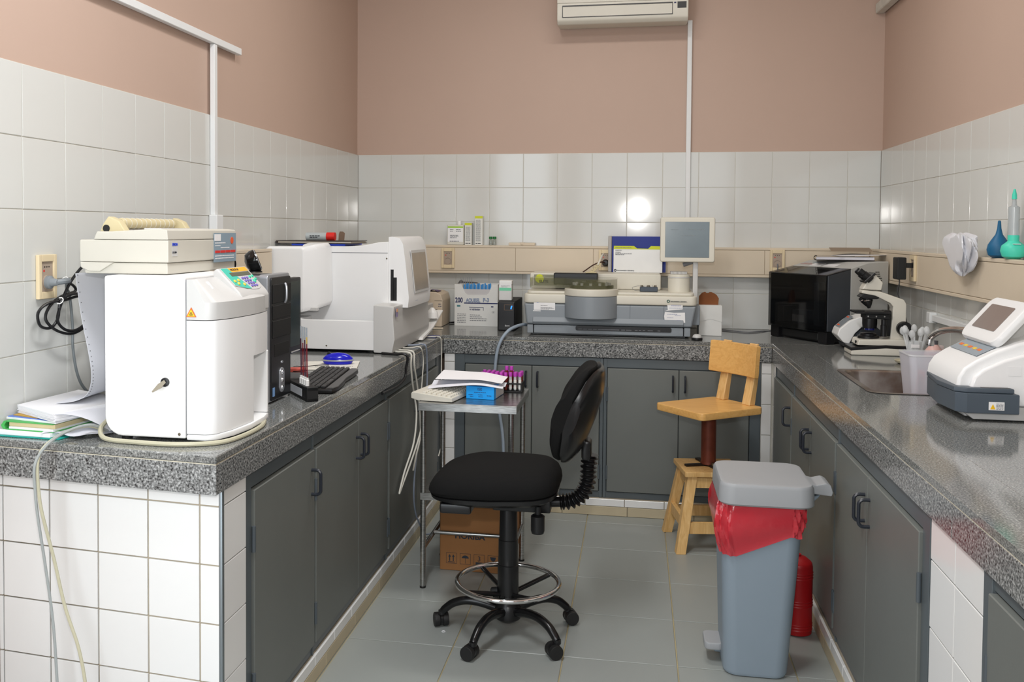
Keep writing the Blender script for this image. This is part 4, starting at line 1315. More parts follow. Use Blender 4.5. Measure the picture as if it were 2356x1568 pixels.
# ---- carton of sedimentation pipettes
t = thing('pipette_carton', 'open white carton printed with a bold 200, full of blue-capped pipettes', 'carton')
cx0, cx1, cy0, cy1, cz = .433, .683, -.205, -.055, 1.140
M['carton'] = mat('white printed carton', (222, 222, 218), .55)
cut = [(cx0, Z0), (cx1, Z0), (cx1, cz), (.651, cz), (.632, 1.092), (.618, 1.080), (.508, 1.080), (.494, 1.092), (.472, cz), (cx0, cz)]
part('front_panel', G().prism(cut, 'y', cy0, cy0 + .003), 'carton', t)
part('back_panel', G().box(cx0, cx1, cy1 - .003, cy1, Z0, cz), 'carton', t)
part('side_panel', G().box(cx0, cx0 + .003, cy0 + .0035, cy1 - .0035, Z0, cz), 'carton', t)
part('side_panel', G().box(cx1 - .003, cx1, cy0 + .0035, cy1 - .0035, Z0, cz), 'carton', t)
part('inner_box', G().box(cx0 + .02, cx1 - .02, cy0 + .004, cy0 + .007, Z0, 1.112), mat('grey board', (196, 194, 194), .6), t)
part('torn_flap', G().prism([(.435, 1.140), (.445, 1.156), (.455, 1.160), (.47, 1.150), (.52, 1.149), (.55, 1.146), (.56, 1.140)], 'y', -.115, -.112), mat('grey card flap', (92, 88, 86), .7), t)
lettering('200', .040, (.4365, cy0 - .0006, 1.047), (1, 0, 0), (0, 0, 1), 'inkb', t, bold=.0012, sx=.74)
lettering('AQUISEL', .030, (.500, cy0 - .0006, 1.047), (1, 0, 0), (0, 0, 1), mat('steel blue print', (128, 142, 168), .5), t, bold=.0014, sx=.70)
lettering('P-3', .032, (.598, cy0 - .0006, 1.050), (1, 0, 0), (0, 0, 1), mat('steel blue print 2', (128, 142, 168), .5), t, bold=.0014, sx=.84)
plate(t, 'navy_stripe', (.488, cy0 - .0002, 1.032), (1, 0, 0), (0, 0, 1), 0, .195, -.003, .003, 'inkb', .0005)
plate(t, 'teal_mark', (.447, cy0 - .0002, 1.015), (1, 0, 0), (0, 0, 1), 0, .020, -.005, .005, mat('dark teal print', (70, 130, 136), .5), .0005)
plate(t, 'dash_mark', (.645, cy0 - .0002, 1.013), (1, 0, 0), (0, 0, 1), 0, .014, -.003, .003, 'inkb', .0005)
g = G()
mx = frame_mx((.518, cy0 - .0002, .990), (1, 0, 0), (0, 0, 1))
g.box(0, .084, .0175, .020, 0, .0005, Mx=mx).box(.0815, .084, 0, .0175, 0, .0005, Mx=mx)
part('name_box', g, 'inkb', t)
lettering('W. WESTERGREN', .0125, (.521, cy0 - .0006, .995), (1, 0, 0), (0, 0, 1), 'inkb', t, bold=.0004, sx=.62)
lettering('CE', .012, (.650, cy0 - .0006, .982), (1, 0, 0), (0, 0, 1), 'inkg', t)
lines('small_print', [(.016, .068 - .0095 * k, .05) for k in range(6)] + [(.09, .064 - .0105 * k, (.06, .07, .10, .095)[k]) for k in range(4)], (1, 0, 0), (0, 0, 1), (cx0, cy0 - .0002, Z0), 'inkg', t, .0035)
M['cyanp'] = mat('sky blue plastic cap', (72, 150, 214), .35)
gp = 'blue-capped pipettes in the open carton'
ORD = 'first second third fourth fifth sixth seventh eighth ninth tenth eleventh twelfth thirteenth fourteenth fifteenth'.split()
for k in range(15):
    x = .487 + .0108 * k
    o = single('capped_pipette', G().lathe([(.0030, -.19), (.0030, -.001), (.0048, 0), (.0048, .030), (.004, .033), (0, .033)], n=10), 'cyanp', ORD[k] + ' blue-capped pipette from the left in the open white carton', 'pipette', gp, loc=(x, -.19 + .012 * (k % 2), 1.105 + .004 * (k % 3)))
for k in range(6):
    single('clear_pipette', G().cyl((0, 0, -.2), (0, 0, .055), .0016, n=8), mat('grey glass', (150, 152, 154), .2), ORD[k] + ' thin clear pipette from the left behind the blue caps', 'pipette', 'clear pipettes in the open carton', loc=(.457 + .0125 * k, -.135, 1.122))

# ---- power backup unit with a bottle on it
t = thing('power_backup_unit', 'black power backup unit with a blue-lit display beside the pipette carton', 'power unit')
part('case', G().box(.717, .810, -.40, -.08, Z0 + .004, 1.064, .004, 2), 'blackm', t)
part('front', G().box(.717, .810, -.430, -.401, Z0 + .002, 1.060, .006, 3), 'black', t)
g = G()
mx = frame_mx((.752, -.4305, 1.015), (1, 0, 0), (0, 0, 1))
for a in ((0, .048, 0, .0012), (0, .048, .0288, .030), (0, .0012, 0, .03), (.0468, .048, 0, .03)):
    g.box(a[0], a[1], a[2], a[3], 0, .0012, Mx=mx)
part('display_frame', g, mat('copper trim', (150, 116, 84), .4), t)
polyplate(t, 'display_light', (.786, -.4306, 1.018), (1, 0, 0), (0, 0, 1), [(0, .004), (.006, .002), (.010, .018), (.009, .023), (.003, .019)], 'led', .0012)
lettering('Borri', .012, (.757, -.4308, .930), (1, 0, 0), (0, 0, 1), 'sticker', t)
for x in (.73, .795):
    for y in (-.41, -.1):
        part('foot', G().cyl((x, y, Z0), (x, y, Z0 + .005), .008, n=10), 'rubber', t)
t = thing('reagent_bottle', 'square white bottle with a mint-green label stripe on the black power unit', 'bottle')
part('body', G().rbox(.713, .786, -.375, -.315, 1.0645, 1.150, .008, 4, .004), mat('frosted white plastic', (214, 214, 212), .4), t)
part('cap', G().rbox(.714, .786, -.375, -.315, 1.150, 1.174, .006, 3, .004), 'white', t)
plate(t, 'mint_stripe', (.716, -.3752, 1.118), (1, 0, 0), (0, 0, 1), 0, .067, 0, .016, mat('mint print', (120, 210, 170), .5), .0004)
plate(t, 'label', (.716, -.3752, 1.134), (1, 0, 0), (0, 0, 1), 0, .067, 0, .020, 'sticker', .0004)
lines('print', [(.01, .010, .05), (.01, .005, .035)], (1, 0, 0), (0, 0, 1), (.716, -.3757, 1.134), 'inkg', t, .002)

# ---- coagulation analyser
M['slate'] = mat('slate grey casing', (136, 143, 149), .42, var=.02)
M['slated'] = mat('darker slate seam', (84, 90, 96), .5)
M['ivoryc'] = mat('ivory casing', (216, 212, 198), .4, var=.02)
M['smoke'] = mat('smoked clear cover', (120, 120, 88), .06, trans=.0, alpha=.28)
t = thing('coagulation_analyser', 'long grey and ivory coagulation analyser with a round reagent bay', 'lab analyser')
cf = -.580
part('lower_body', G().prism([(.892, .957), (1.742, .957), (1.764, 1.068), (.878, 1.068)], 'y', cf, -.10, .012, 3), 'slate', t)
part('front_chamfer', G().prism([(cf - .001, .958), (cf - .012, .972), (cf - .001, .998), (cf + .02, .998), (cf + .02, .958)], 'x', .925, 1.70, .004, 2), 'slate', t)
part('upper_deck', G().rbox(.876, 1.766, cf - .004, -.09, 1.0685, 1.118, .03, 5, .010), 'ivoryc', t)
part('deck_step', G().rbox(.890, 1.752, cf + .02, -.09, 1.118, 1.132, .03, 5, .004), 'ivoryc', t)
part('drawer', G().box(.930, 1.700, cf + .004, -.15, .910, .9555, .006, 2), 'slate', t)
part('corner_foot', G().box(.895, .927, cf + .006, -.15, .910, .9555, .004, 2), 'slate', t)
part('corner_foot', G().box(1.703, 1.735, cf + .006, -.15, .910, .9555, .004, 2), 'slate', t)
part('drawer_slot', G().rbox(1.150, 1.640, cf + .001, cf + .03, .930, .9545, .008, 4, ax='y'), 'black', t)
for k in range(12):
    w = (.02, .02, .02, .02, .11, .02, .028, .014, .012, .012, .026, .014)[k]
    x = (1.165, 1.19, 1.215, 1.24, 1.265, 1.385, 1.41, 1.455, 1.475, 1.495, 1.52, 1.57)[k]
    part('slot_tab', G().box(x, x + w, cf - .0005, cf + .002, .936, .939), 'inkg', t)
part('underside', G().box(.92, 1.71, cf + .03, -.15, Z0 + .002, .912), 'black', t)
for x in (.93, 1.70):
    for y in (cf + .06, -.2):
        part('foot', G().cyl((x, y, Z0), (x, y, .912), .016, n=14), 'rubber', t)
# round bay
rc, rr_ = (1.2275, -.545), .1395
arc = [(rc[0] + rr_ * math.cos(R(a)), rc[1] + .145 * math.sin(R(a))) for a in range(180, 361, 9)] + [(rc[0] + rr_, -.50), (rc[0] - rr_, -.50)]
part('round_bay', G().prism(arc, 'z', .998, 1.112, .004, 2, only_caps=True), 'slate', t)
part('round_bay_rim', G().prism(arc, 'z', 1.1125, 1.150, .006, 2, only_caps=True), 'ivoryc', t)
part('round_bay_seam', G().prism([(rc[0] + (p[0] - rc[0]) * .995, p[1] + .001) for p in arc], 'z', 1.110, 1.114), 'slated', t)
# hood along the back
part('rear_hood', G().box(.882, 1.590, -.34, -.10, 1.1325, 1.218, .008, 2), 'ivoryc', t)
part('display_window', G().box(.905, 1.03, -.3425, -.336, 1.150, 1.208, .001, 1), mat('olive grey window', (132, 130, 104), .2), t)
part('window_disc', G().lathe([(.024, 0), (.024, .0006), (0, .0008)], n=22, Mx=Matrix.Translation((.935, -.3427, 1.186)) @ Matrix.Rotation(R(90), 4, 'X')), 'lime', t)
lettering('ELITE', .021, (.934, -.3436, 1.170), (1, 0, 0), (0, 0, 1), 'ink', t, bold=.0006)
lettering('PRO', .012, (1.0, -.3436, 1.175), (1, 0, 0), (0, 0, 1), 'inkg', t)
part('arm_rail', G().box(1.020, 1.255, -.43, -.345, 1.160, 1.222, .004, 1), 'black', t)
# smoked cover over the carousel
cv = [(.890, -.385)] + [(1.365 - .06 + .06 * math.cos(R(a)), -.42 - .05 + .05 * math.sin(R(a))) for a in range(90, -1, -15)] + [(1.365, -.56), (1.3, -.635), (1.2275, -.655), (1.15, -.63), (1.09, -.57), (.890, -.53)]
part('carousel', G().lathe([(.115, 1.151), (.115, 1.165), (.07, 1.166), (.07, 1.178), (.03, 1.178), (.03, 1.19), (0, 1.19)], (1.2275, -.52, 0), 30), 'black', t)
for a in range(0, 360, 30):
    part('sample_vial', G().cyl((1.2275 + .092 * math.cos(R(a)), -.52 + .092 * math.sin(R(a)), 1.165), (1.2275 + .092 * math.cos(R(a)), -.52 + .092 * math.sin(R(a)), 1.178), .008, n=10), 'gwhite', t)
g = G()
prc = [(.905, -.385), (1.32, -.385), (1.352, -.40), (1.362, -.44), (1.362, -.56), (1.31, -.63), (1.2275, -.652), (1.14, -.625), (1.085, -.56), (.905, -.53)]
g.prism(prc, 'z', 1.198, 1.201)
mid = [(x, y) for x, y in prc]
for (a, b) in zip(prc[4:], prc[5:] + prc[:1]):
    g.loft([[(a[0], a[1], 1.150), (b[0], b[1], 1.150), (b[0] * .999, b[1] + .002, 1.150), (a[0] * .999, a[1] + .002, 1.150)],
            [(a[0], a[1], 1.198), (b[0], b[1], 1.198), (b[0] * .999, b[1] + .002, 1.198), (a[0] * .999, a[1] + .002, 1.198)]])
part('smoked_cover', g, 'smoke', t)
# drum and small tube block on the right
part('drum', G().lathe([(.056, 0), (.056, .085), (.052, .092), (0, .092)], (1.680, -.42, 1.132), 32), 'ivoryc', t)
part('drum_ring', G().lathe([(.0575, 0), (.0575, .006), (0, .006)], (1.680, -.42, 1.206), 32), 'gwhite', t)
lines('logo_text', [(0, 0, .085)], (1, 0, 0), (0, 0, 1), (1.632, cf - .0045, 1.088), 'ink', t, .001)
lettering('Instrumentation Laboratory', .0088, (1.632, cf - .0048, 1.092), (1, 0, 0), (0, 0, 1), 'ink', t, bold=.0001, sx=.82)
part('logo_disc', G().torus((0, 0, 0), .006, .0022, 18, 6, Mx=Matrix.Translation((1.622, cf - .0045, 1.092)) @ Matrix.Rotation(R(90), 4, 'X')), mat('dark green print', (30, 84, 72), .5), t)
part('door_seam', G().box(1.4290, 1.4305, cf - .0008, cf + .002, .960, 1.066), 'slated', t)
part('door_seam', G().box(1.6000, 1.6015, cf - .0008, cf + .002, .960, 1.066), 'slated', t)
plate(t, 'paper_notice', (.930, cf - .0004, 1.033), (1, 0, 0), (0, 0, 1), 0, .112, 0, .052, 'sticker', .0008)
lines('notice_print', [(.036, .042, .04), (.036, .024, .036), (.036, .014, .06), (.036, .009, .07), (.036, .005, .045)], (1, 0, 0), (0, 0, 1), (.930, cf - .0013, 1.033), 'inkg', t, .002)
plate(t, 'notice_logo', (.945, cf - .0013, 1.076), (1, 0, 0), (0, 0, 1), 0, .010, -.005, .004, mat('pale blue print', (110, 130, 200), .5), .0004)
plate(t, 'torn_tape', (.926, cf - .0004, 1.026), (1, 0, 0), (0, 0, 1), 0, .04, 0, .004, 'sticker', .0008)
polyplate(t, 'paper_notice', (1.606, cf - .0004, .985), (1, 0, 0), (0, 0, 1), [(.0, .056), (.014, .062), (.010, .100), (-.002, .108), (.03, .116), (.108, .120), (.106, .108), (.09, .107), (.088, .066), (.03, .060)], 'sticker', .0010)
polyplate(t, 'paper_notice', (1.602, cf - .0006, .985), (1, 0, 0), (0, 0, 1), [(.004, .0), (.106, -.002), (.104, .050), (.05, .048), (.004, .052), (.0, .03)], 'sticker', .0008)
lines('notice_print', [(.03, .112, .05), (.04, .100, .04), (.03, .088, .05), (.03, .084, .05), (.02, .072, .065), (.012, .040, .05), (.05, .034, .03), (.012, .022, .03), (.06, .010, .02)], (1, 0, 0), (0, 0, 1), (1.606, cf - .0015, .985), mat('blue grey ink', (120, 128, 170), .6), t, .002)
# screen on its post
part('post_foot', G().box(1.745, 1.785, -.52, -.40, .965, 1.068, .006, 2), 'slate', t)
part('post', G().box(1.750, 1.776, -.455, -.425, 1.068, 1.30, .004, 2), 'gwhite', t)
part('tilt_joint', G().cyl((1.70, -.435, 1.275), (1.775, -.435, 1.30), .012, n=14), 'inkg', t)
sc = part('touch_monitor', G().rbox(1.580, 1.858, -.480, -.440, 1.290, 1.524, .012, 5, .008, ax='y'), 'ivoryc', t)
part('screen', G().box(1.605, 1.829, -.4815, -.470, 1.314, 1.500, .001, 1), mat('dim blue grey screen', (104, 118, 124), .2, var=.25, scale=6), sc)
lines('screen_print', [(.03, .145, .035), (.11, .147, .05), (.17, .147, .03), (.09, .115, .06)], (1, 0, 0), (0, 0, 1), (1.605, -.4816, 1.314), mat('faint screen text', (122, 132, 136), .4), sc, .003)
t2 = thing('cuvette_strip', 'clear ribbed cuvette strip lying on the ivory drum', 'cuvette strip')
part('tray', G().box(1.635, 1.722, -.44, -.40, 1.2245, 1.240, .002, 1), mat('clear ribbed plastic', (206, 202, 200), .15, trans=.5), t2)
for k in range(12):
    part('cuvette', G().box(1.638 + .007 * k, 1.6425 + .007 * k, -.4425, -.4402, 1.226, 1.239), 'gwhite', t2)
t2 = thing('sample_tube_block', 'small dark block of sample tubes on the analyser deck', 'tube rack')
part('block', G().box(1.478, 1.570, -.49, -.44, 1.1325, 1.158, .003, 1), mat('dark blue grey plastic', (62, 72, 84), .4), t2)
for k in range(5):
    part('tube_cap', G().cyl((1.488 + .0175 * k, -.465, 1.158), (1.488 + .0175 * k, -.465, 1.166), .0065, n=10), 'cream' if k % 2 else 'brass', t2)
single('wire_loop', G().tube([(1.57, -.42, 1.136), (1.54, -.40, 1.150), (1.48, -.40, 1.158), (1.44, -.41, 1.150), (1.45, -.43, 1.137), (1.48, -.435, 1.135)], .001, 6), 'inkg', 'thin wire loop on the deck beside the sample tube block', 'wire')
# folders leaning on the wall behind it
t2 = thing('reagent_kit_box', 'white reagent kit box with a lime-yellow tabbed top on the analyser hood', 'box')
part('box', G().box(1.332, 1.600, -.170, -.120, 1.2185, 1.350, .001, 1), mat('glossy white card', (228, 228, 226), .25), t2)
polyplate(t2, 'yellow_tab', (1.332, -.1702, 1.2185), (1, 0, 0), (0, 0, 1), [(0, .132), (.268, .130), (.268, .148), (.205, .149), (.190, .134), (.130, .135), (.112, .149), (.002, .149)], 'lime', .0012)
lettering('Instrumentation Laboratory', .0098, (1.352, -.1708, 1.230), (1, 0, 0), (0, 0, 1), 'ink', t2, bold=.0002, sx=.86)
part('logo_disc', G().torus((0, 0, 0), .0055, .002, 18, 6, Mx=Matrix.Translation((1.342, -.1707, 1.230)) @ Matrix.Rotation(R(90), 4, 'X')), 'ink', t2)
lines('print', [(.01, .139, .09), (.01, .124, .035), (.01, .113, .03), (.01, .105, .09), (.01, .100, .05)], (1, 0, 0), (0, 0, 1), (1.332, -.1716, 1.2185), 'inkg', t2, .003)
t2 = thing('ring_binder', 'royal blue binder standing behind the white reagent kit box', 'binder')
part('cover', G().box(1.322, 1.62, -.112, -.108, 1.2185, 1.418), mat('royal blue board', (14, 40, 134), .45), t2)
part('cover', G().box(1.31, 1.60, -.072, -.068, 1.2185, 1.420), mat('royal blue board 2', (26, 54, 150), .4), t2)
part('spine', G().box(1.300, 1.320, -.113, -.067, 1.2185, 1.422, .004, 2), mat('pale grey spine', (176, 172, 168), .5), t2)
part('pages', G().box(1.322, 1.59, -.107, -.073, 1.225, 1.40), 'paper', t2)
# plug, lead and coiled tube above it
t2 = thing('power_plug', 'round black mains plug with a dark lead behind the white kit box', 'plug')
part('plug', G().lathe([(.020, 0), (.020, .016), (.014, .026), (0, .028)], n=20, Mx=Matrix.Translation((1.285, -TD - .008, 1.268)) @ Matrix.Rotation(R(90), 4, 'X')), 'black', t2)
part('lead', G().tube([(1.283, -.098, 1.268), (1.262, -.12, 1.274), (1.22, -.15, 1.258), (1.18, -.18, 1.23), (1.165, -.20, 1.2195)], .0035, 8), mat('dark brown cable', (60, 34, 26), .4), t2)
hel = []
for k in range(60):
    a = k / 60
    c = Vector((1.215, -.41, 1.222)).lerp(Vector((1.26, -.36, 1.27)), a)
    hel.append(c + Vector((.010 * math.cos(a * 36), .006 * math.sin(a * 36), .006 * math.sin(a * 36))))
t2 = thing('coiled_tube', 'cream coiled tube rising from the smoked cover', 'tube')
part('coil', G().tube(hel, .0026, 7, sub=2), 'creamd', t2)
part('holder', G().box(1.19, 1.25, -.43, -.395, 1.2235, 1.2295, .002, 1), 'creamd', t2)
part('upper_tube', G().tube([hel[-1], (1.265, -.34, 1.295), (1.272, -.25, 1.315), (1.275, -.13, 1.32)], .005, 8), 'cream', t2)

# ---- hose, white box, puck, cables
single('drain_hose', G().tube([(.882, -.50, .945), (.872, -.545, .950), (.845, -.62, .948), (.81, -.690, .930), (.775, -.716, .88), (.755, -.722, .81), (.746, -.720, .708), (.752, -.720, .63), (.763, -.720, .551), (.786, -.72, .416), (.794, -.722, .303), (.79, -.73, .2), (.78, -.75, .03)], .0085, 10), mat('blue grey hose', (150, 164, 178), .4), 'blue-grey hose running from the coagulation analyser down the cabinet front', 'hose')
t = thing('cardboard_box', 'white cardboard box with a brown rounded insert, behind the screen post', 'box')
part('box', G().box(1.787, 1.905, -.40, -.27, Z0, 1.060, .0015, 1), 'carton', t)
part('flap', G().prism([(1.787, .972), (1.846, .990), (1.905, .974), (1.905, 1.062), (1.787, 1.062)], 'y', -.4015, -.4002), 'carton', t)
part('insert', G().prism([(1.789, 1.0602), (1.890, 1.0602), (1.893, 1.095), (1.880, 1.115), (1.855, 1.128), (1.845, 1.128), (1.838, 1.122), (1.830, 1.122), (1.822, 1.129), (1.806, 1.124), (1.79, 1.105)], 'y', -.34, -.335), mat('brown corrugated card', (136, 82, 46), .8), t)
t = thing('optical_puck', 'grey-topped black puck on the worktop beside the coagulation analyser', 'puck')
part('base', G().lathe([(.026, 0), (.028, .004), (.027, .012), (.02, .015)], (1.765, -.625, Z0), 24), 'black', t)
part('dome', G().lathe([(.023, .014), (.020, .024), (.012, .030), (0, .031)], (1.765, -.625, Z0), 24), 'gwhite', t)
single('worktop_cable', G().tube([(1.93, -.10, .904), (2.0, -.16, .904), (2.06, -.20, .904), (2.14, -.13, .904), (2.2, -.06, .904), (2.24, -.04, .95), (2.235, -.055, 1.10), (2.228, -.075, 1.24), (2.226, -.078, 1.275)], .0032, 7), 'inkg', 'thin grey cable curving over the worktop to the socket behind the black analyser', 'cable')
single('worktop_cable', G().tube([(.383, -.10, .906), (.41, -.06, .906), (.47, -.045, .906), (.6, -.04, .906)], .0045, 7), 'black', 'black cable lying along the wall foot between the beige printer and the pipette carton', 'cable')

# ================================================================ worktop with the sink
# ---- immunoassay analyser with a smoked front
M['smokeb'] = mat('black smoked acrylic', (14, 15, 17), .06, alpha=.58)
t = thing('elisa_analyser', 'black-fronted grey analyser with a smoked cover in the far corner', 'lab analyser', (2.262, -.502, Z0), R(-58.8))
# local: x along the front (left to right seen from the front), y into the machine
part('base', G().box(-.198, .198, .035, .40, .004, .062, .004, 1), 'black', t)
part('drawer', G().box(-.130, .135, .020, .06, .012, .050, .004, 1), 'blackm', t)
part('corner_post', G().box(.150, .212, .006, .06, 0, .062, .006, 2), 'black', t)
part('corner_post', G().box(-.212, -.150, .012, .06, 0, .062, .006, 2), 'black', t)
part('rear_body', G().prism([(.150, .062), (.390, .062), (.390, .405), (.26, .400), (.150, .372)], 'x', -.212, .212, .003, 1), mat('light grey painted steel', (182, 182, 178), .45), t)
part('side_cheek', G().prism([(.010, .064), (.149, .064), (.149, .366), (.085, .352), (.010, .336)], 'x', .206, .2125, .001, 1), mat('graphite side panel', (58, 62, 68), .4), t)
part('side_cheek', G().prism([(.010, .064), (.149, .064), (.149, .366), (.085, .352), (.010, .336)], 'x', -.2125, -.206, .001, 1), mat('graphite side panel b', (58, 62, 68), .4), t)
part('interior_floor', G().box(-.205, .205, .012, .149, .064, .080), 'blackm', t)
part('interior_wall', G().box(-.205, .205, .138, .149, .081, .36), 'blackm', t)
part('interior_carriage', G().box(-.09, .02, .05, .12, .081, .150, .003, 1), 'slated', t)
for k in range(6):
    part('interior_tube', G().cyl((-.075 + .015 * k, .045, .090), (-.075 + .015 * k, .045, .125), .005, n=8), 'gwhite', t)
part('interior_column', G().box(.09, .125, .03, .07, .081, .30, .003, 1), 'slated', t)
part('interior_block', G().box(-.17, -.12, .02, .10, .081, .165, .003, 1), 'dkgrey', t)
part('front_cover', G().box(-.213, .213, -.003, .001, .058, .338, .001, 1), 'smokeb', t)
part('top_cover', G().prism([(-.003, .336), (.001, .341), (.150, .371), (.150, .367), (.001, .3365)], 'x', -.213, .213), 'smokeb', t)
g = G()
for row in range(13):
    w = .030 - abs(row - 6) * (.0030 if abs(row - 6) > 3 else .0006)
    for s in (-1, 1):
        g.box(.2126, .2134, .315 + (0 if s < 0 else .002) + (-w if s < 0 else 0), .315 + (0 if s < 0 else .002) + (w if s > 0 else 0), .225 + row * .0105, .229 + row * .0105)
part('side_vent', g, 'black', t)
for a, b in ((-.10, -.02), (.0, .085)):
    plate(t, 'paper_notice', (0, .16, .3752), (1, 0, 0), (0, .97, .255), a, b, .0, .045, 'sticker', .0008)
lines('handwriting', [(-.19, .02, .10), (-.18, .035, .06)], (1, 0, 0), (0, .97, .255), (0, .165, .3768), mat('red ink', (190, 90, 80), .6), t, .003)
lines('blue_handwriting', [(-.14, .06, .07)], (1, 0, 0), (0, .97, .255), (0, .165, .3768), mat('blue ink', (120, 150, 180), .6), t, .003)
# notebooks and papers on top of it
t = thing('spiral_notebook', 'spiral notebook lying on the grey analyser top', 'notebook', (2.535, -.33, 1.3075), R(-10))
part('cover', G().box(-.15, .13, -.10, .09, 0, .003), mat('dark cover', (66, 60, 60), .5), t)
part('pages', G().box(-.148, .128, -.098, .088, .0032, .016), mat('lined page edges', (206, 206, 214), .8), t)
part('back_cover', G().box(-.15, .04, -.10, .09, .0162, .0185), mat('tan cover', (176, 164, 148), .6), t)
for k in range(4):
    part('spiral_ring', G().torus((0, 0, 0), .010, .0012, 12, 5, Mx=Matrix.Translation((-.15, -.08 + .045 * k, .0095)) @ Matrix.Rotation(R(90), 4, 'X')), 'black', t)
single('loose_paper', G().surf(lambda u, v: (-.13 + .26 * u, -.08 + .15 * v, .003 + .010 * u * u + .008 * math.sin(4 * u) * v), 12, 6, .0008), 'paper', 'curling white sheet on top of the spiral notebook', 'paper', loc=(2.60, -.34, 1.3265), rz=R(6))
single('brown_card', G().surf(lambda u, v: (-.10 + .20 * u, -.06 + .12 * v, .004 + .018 * v), 8, 6, .0012), mat('drab brown card', (150, 132, 112), .7), 'drab brown card tilted on the curling sheet', 'card', loc=(2.56, -.30, 1.348), rz=R(-4))

# ---- white bench meter behind the microscope
t = thing('bench_meter', 'white curved meter with orange-striped keys behind the microscope', 'meter')
arcp = [(2.395, .965), (2.405, .995), (2.45, 1.035), (2.51, 1.060), (2.60, 1.075), (2.60, 1.045), (2.55, 1.035), (2.51, 1.01), (2.475, .975), (2.45, .925), (2.425, .930)]
part('arched_head', G().prism(arcp, 'y', -.84, -.70, .006, 2), 'white', t)
part('dark_base', G().prism([(2.425, .928), (2.45, .922), (2.478, .973), (2.515, 1.008), (2.56, 1.02), (2.60, .98), (2.60, Z0), (2.46, Z0), (2.43, .91)], 'y', -.832, -.708, .004, 1), mat('graphite plastic', (52, 56, 62), .45), t)
for k, (m, a, b) in enumerate((('slate', .02, .10), ('red', .028, .036), ('slate', .055, .068), ('red', .085, .092))):
    mxa = ((2.405, -.70, .9965), (0, -1, 0), (.75, 0, .66))
    plate(t, 'key_strip', *mxa, .02 if k == 0 else .03, .12 if k == 0 else .075, a - .015, b - .015, M['slate'] if m == 'slate' else mat('orange red print', (226, 104, 64), .5), .0008 + .0006 * (k > 0))

# ---- microscope, facing the aisle
M['mwhite'] = mat('ivory white enamel', (216, 212, 200), .3)
t = thing('microscope', 'ivory and black binocular microscope beside the sink', 'microscope')
my = -.985
part('foot', G().prism([(2.412, Z0), (2.640, Z0), (2.650, .932), (2.56, .936), (2.412, .922)], 'y', my - .075, my + .075, .006, 2), 'mwhite', t)
part('foot_band', G().prism([(2.410, .921), (2.56, .9345), (2.652, .932), (2.652, .944), (2.56, .948), (2.412, .935)], 'y', my - .0755, my + .0755, .002, 1), 'black', t)
part('foot_deck', G().prism([(2.440, .944), (2.65, .944), (2.65, .972), (2.60, .974), (2.448, .970)], 'y', my - .065, my + .065, .005, 2), 'mwhite', t)
part('arm', G().prism([(2.585, .965), (2.652, .965), (2.652, 1.130), (2.642, 1.150), (2.54, 1.186), (2.465, 1.192), (2.460, 1.176), (2.520, 1.165), (2.585, 1.132), (2.596, 1.115)], 'y', my - .035, my + .035, .006, 2), 'mwhite', t)
part('nosepiece', G().prism([(2.452, 1.160), (2.475, 1.182), (2.53, 1.172), (2.54, 1.158), (2.53, 1.150), (2.475, 1.150)], 'y', my - .033, my + .033, .004, 2), 'black', t)
for k, (dx, dy, tilt) in enumerate(((-.030, .0, -38), (-.010, -.020, -14), (.012, .012, 4))):
    mx = Matrix.Translation((2.495 + dx, my + dy, 1.155)) @ Matrix.Rotation(R(tilt), 4, 'Y')
    ob = part('objective', G().lathe([(.0125, 0), (.0125, -.018), (.0105, -.030), (.006, -.048), (0, -.048)][::-1], n=18, Mx=mx), 'black', t)
    part('knurled_ring', G().torus((0, 0, -.012), .0125, .0024, 18, 6, Mx=mx), 'chrome', ob)
head = Matrix.Translation((2.505, my, 1.190))
part('head', G().prism([(2.462, 1.193), (2.545, 1.190), (2.552, 1.225), (2.518, 1.262), (2.480, 1.226)], 'y', my - .035, my + .035, .006, 2), 'mwhite', t)
for dy in (-.030, .030):
    d_ = Vector((-.060, 0, .052)).normalized()
    p = Vector((2.500, my + dy, 1.236))
    ey = part('eyepiece_tube', G().cyl(p, p + d_ * .042, .0175, n=20), 'black', t)
    part('eyepiece', G().cyl(p + d_ * .042, p + d_ * .066, .0145, .0135, n=20, bev=.002), 'blackm', ey)
    part('lens', G().cyl(p + d_ * .0662, p + d_ * .0672, .009, n=16), mat('coated lens', (46, 44, 60), .05), ey)
part('eyepiece_plate', G().prism([(2.475, 1.222), (2.518, 1.264), (2.510, 1.272), (2.467, 1.230)], 'y', my - .05, my + .05, .002, 1), 'black', t)
part('stage', G().box(2.432, 2.580, my - .065, my + .060, 1.086, 1.096, .002, 1), 'black', t)
part('stage_clip', G().box(2.425, 2.47, my - .060, my - .045, 1.0965, 1.101), 'blackm', t)
part('stage_carrier', G().box(2.475, 2.580, my - .045, my + .045, 1.062, 1.086, .003, 1), 'blackm', t)
part('condenser', G().lathe([(.030, .0), (.032, .02), (.032, .045)], (2.505, my, 1.018), 22), 'black', t)
part('condenser_lens', G().lathe([(.022, .004), (.022, .016), (0, .016)], (2.505, my, 1.005), 20), mat('blue filter', (34, 40, 110), .15), t)
part('rack_block', G().box(2.560, 2.590, my - .028, my + .028, .985, 1.10, .003, 1), 'black', t)
part('stage_knob', G().lathe([(.014, 0), (.014, .05), (.011, .052), (.011, .075), (0, .075)], (2.555, my - .045, .985), 16), 'black', t)
for k in range(3):
    part('stage_screw', G().cyl((2.487 + .035 * k, my - .0455, 1.074), (2.487 + .035 * k, my - .049, 1.074), .0035, n=8), 'chrome', t)
part('lamp_housing', G().lathe([(.046, 0), (.046, .010), (.036, .014), (.036, .020), (.028, .024), (0, .024)], (2.50, my, .972), 26), 'black', t)
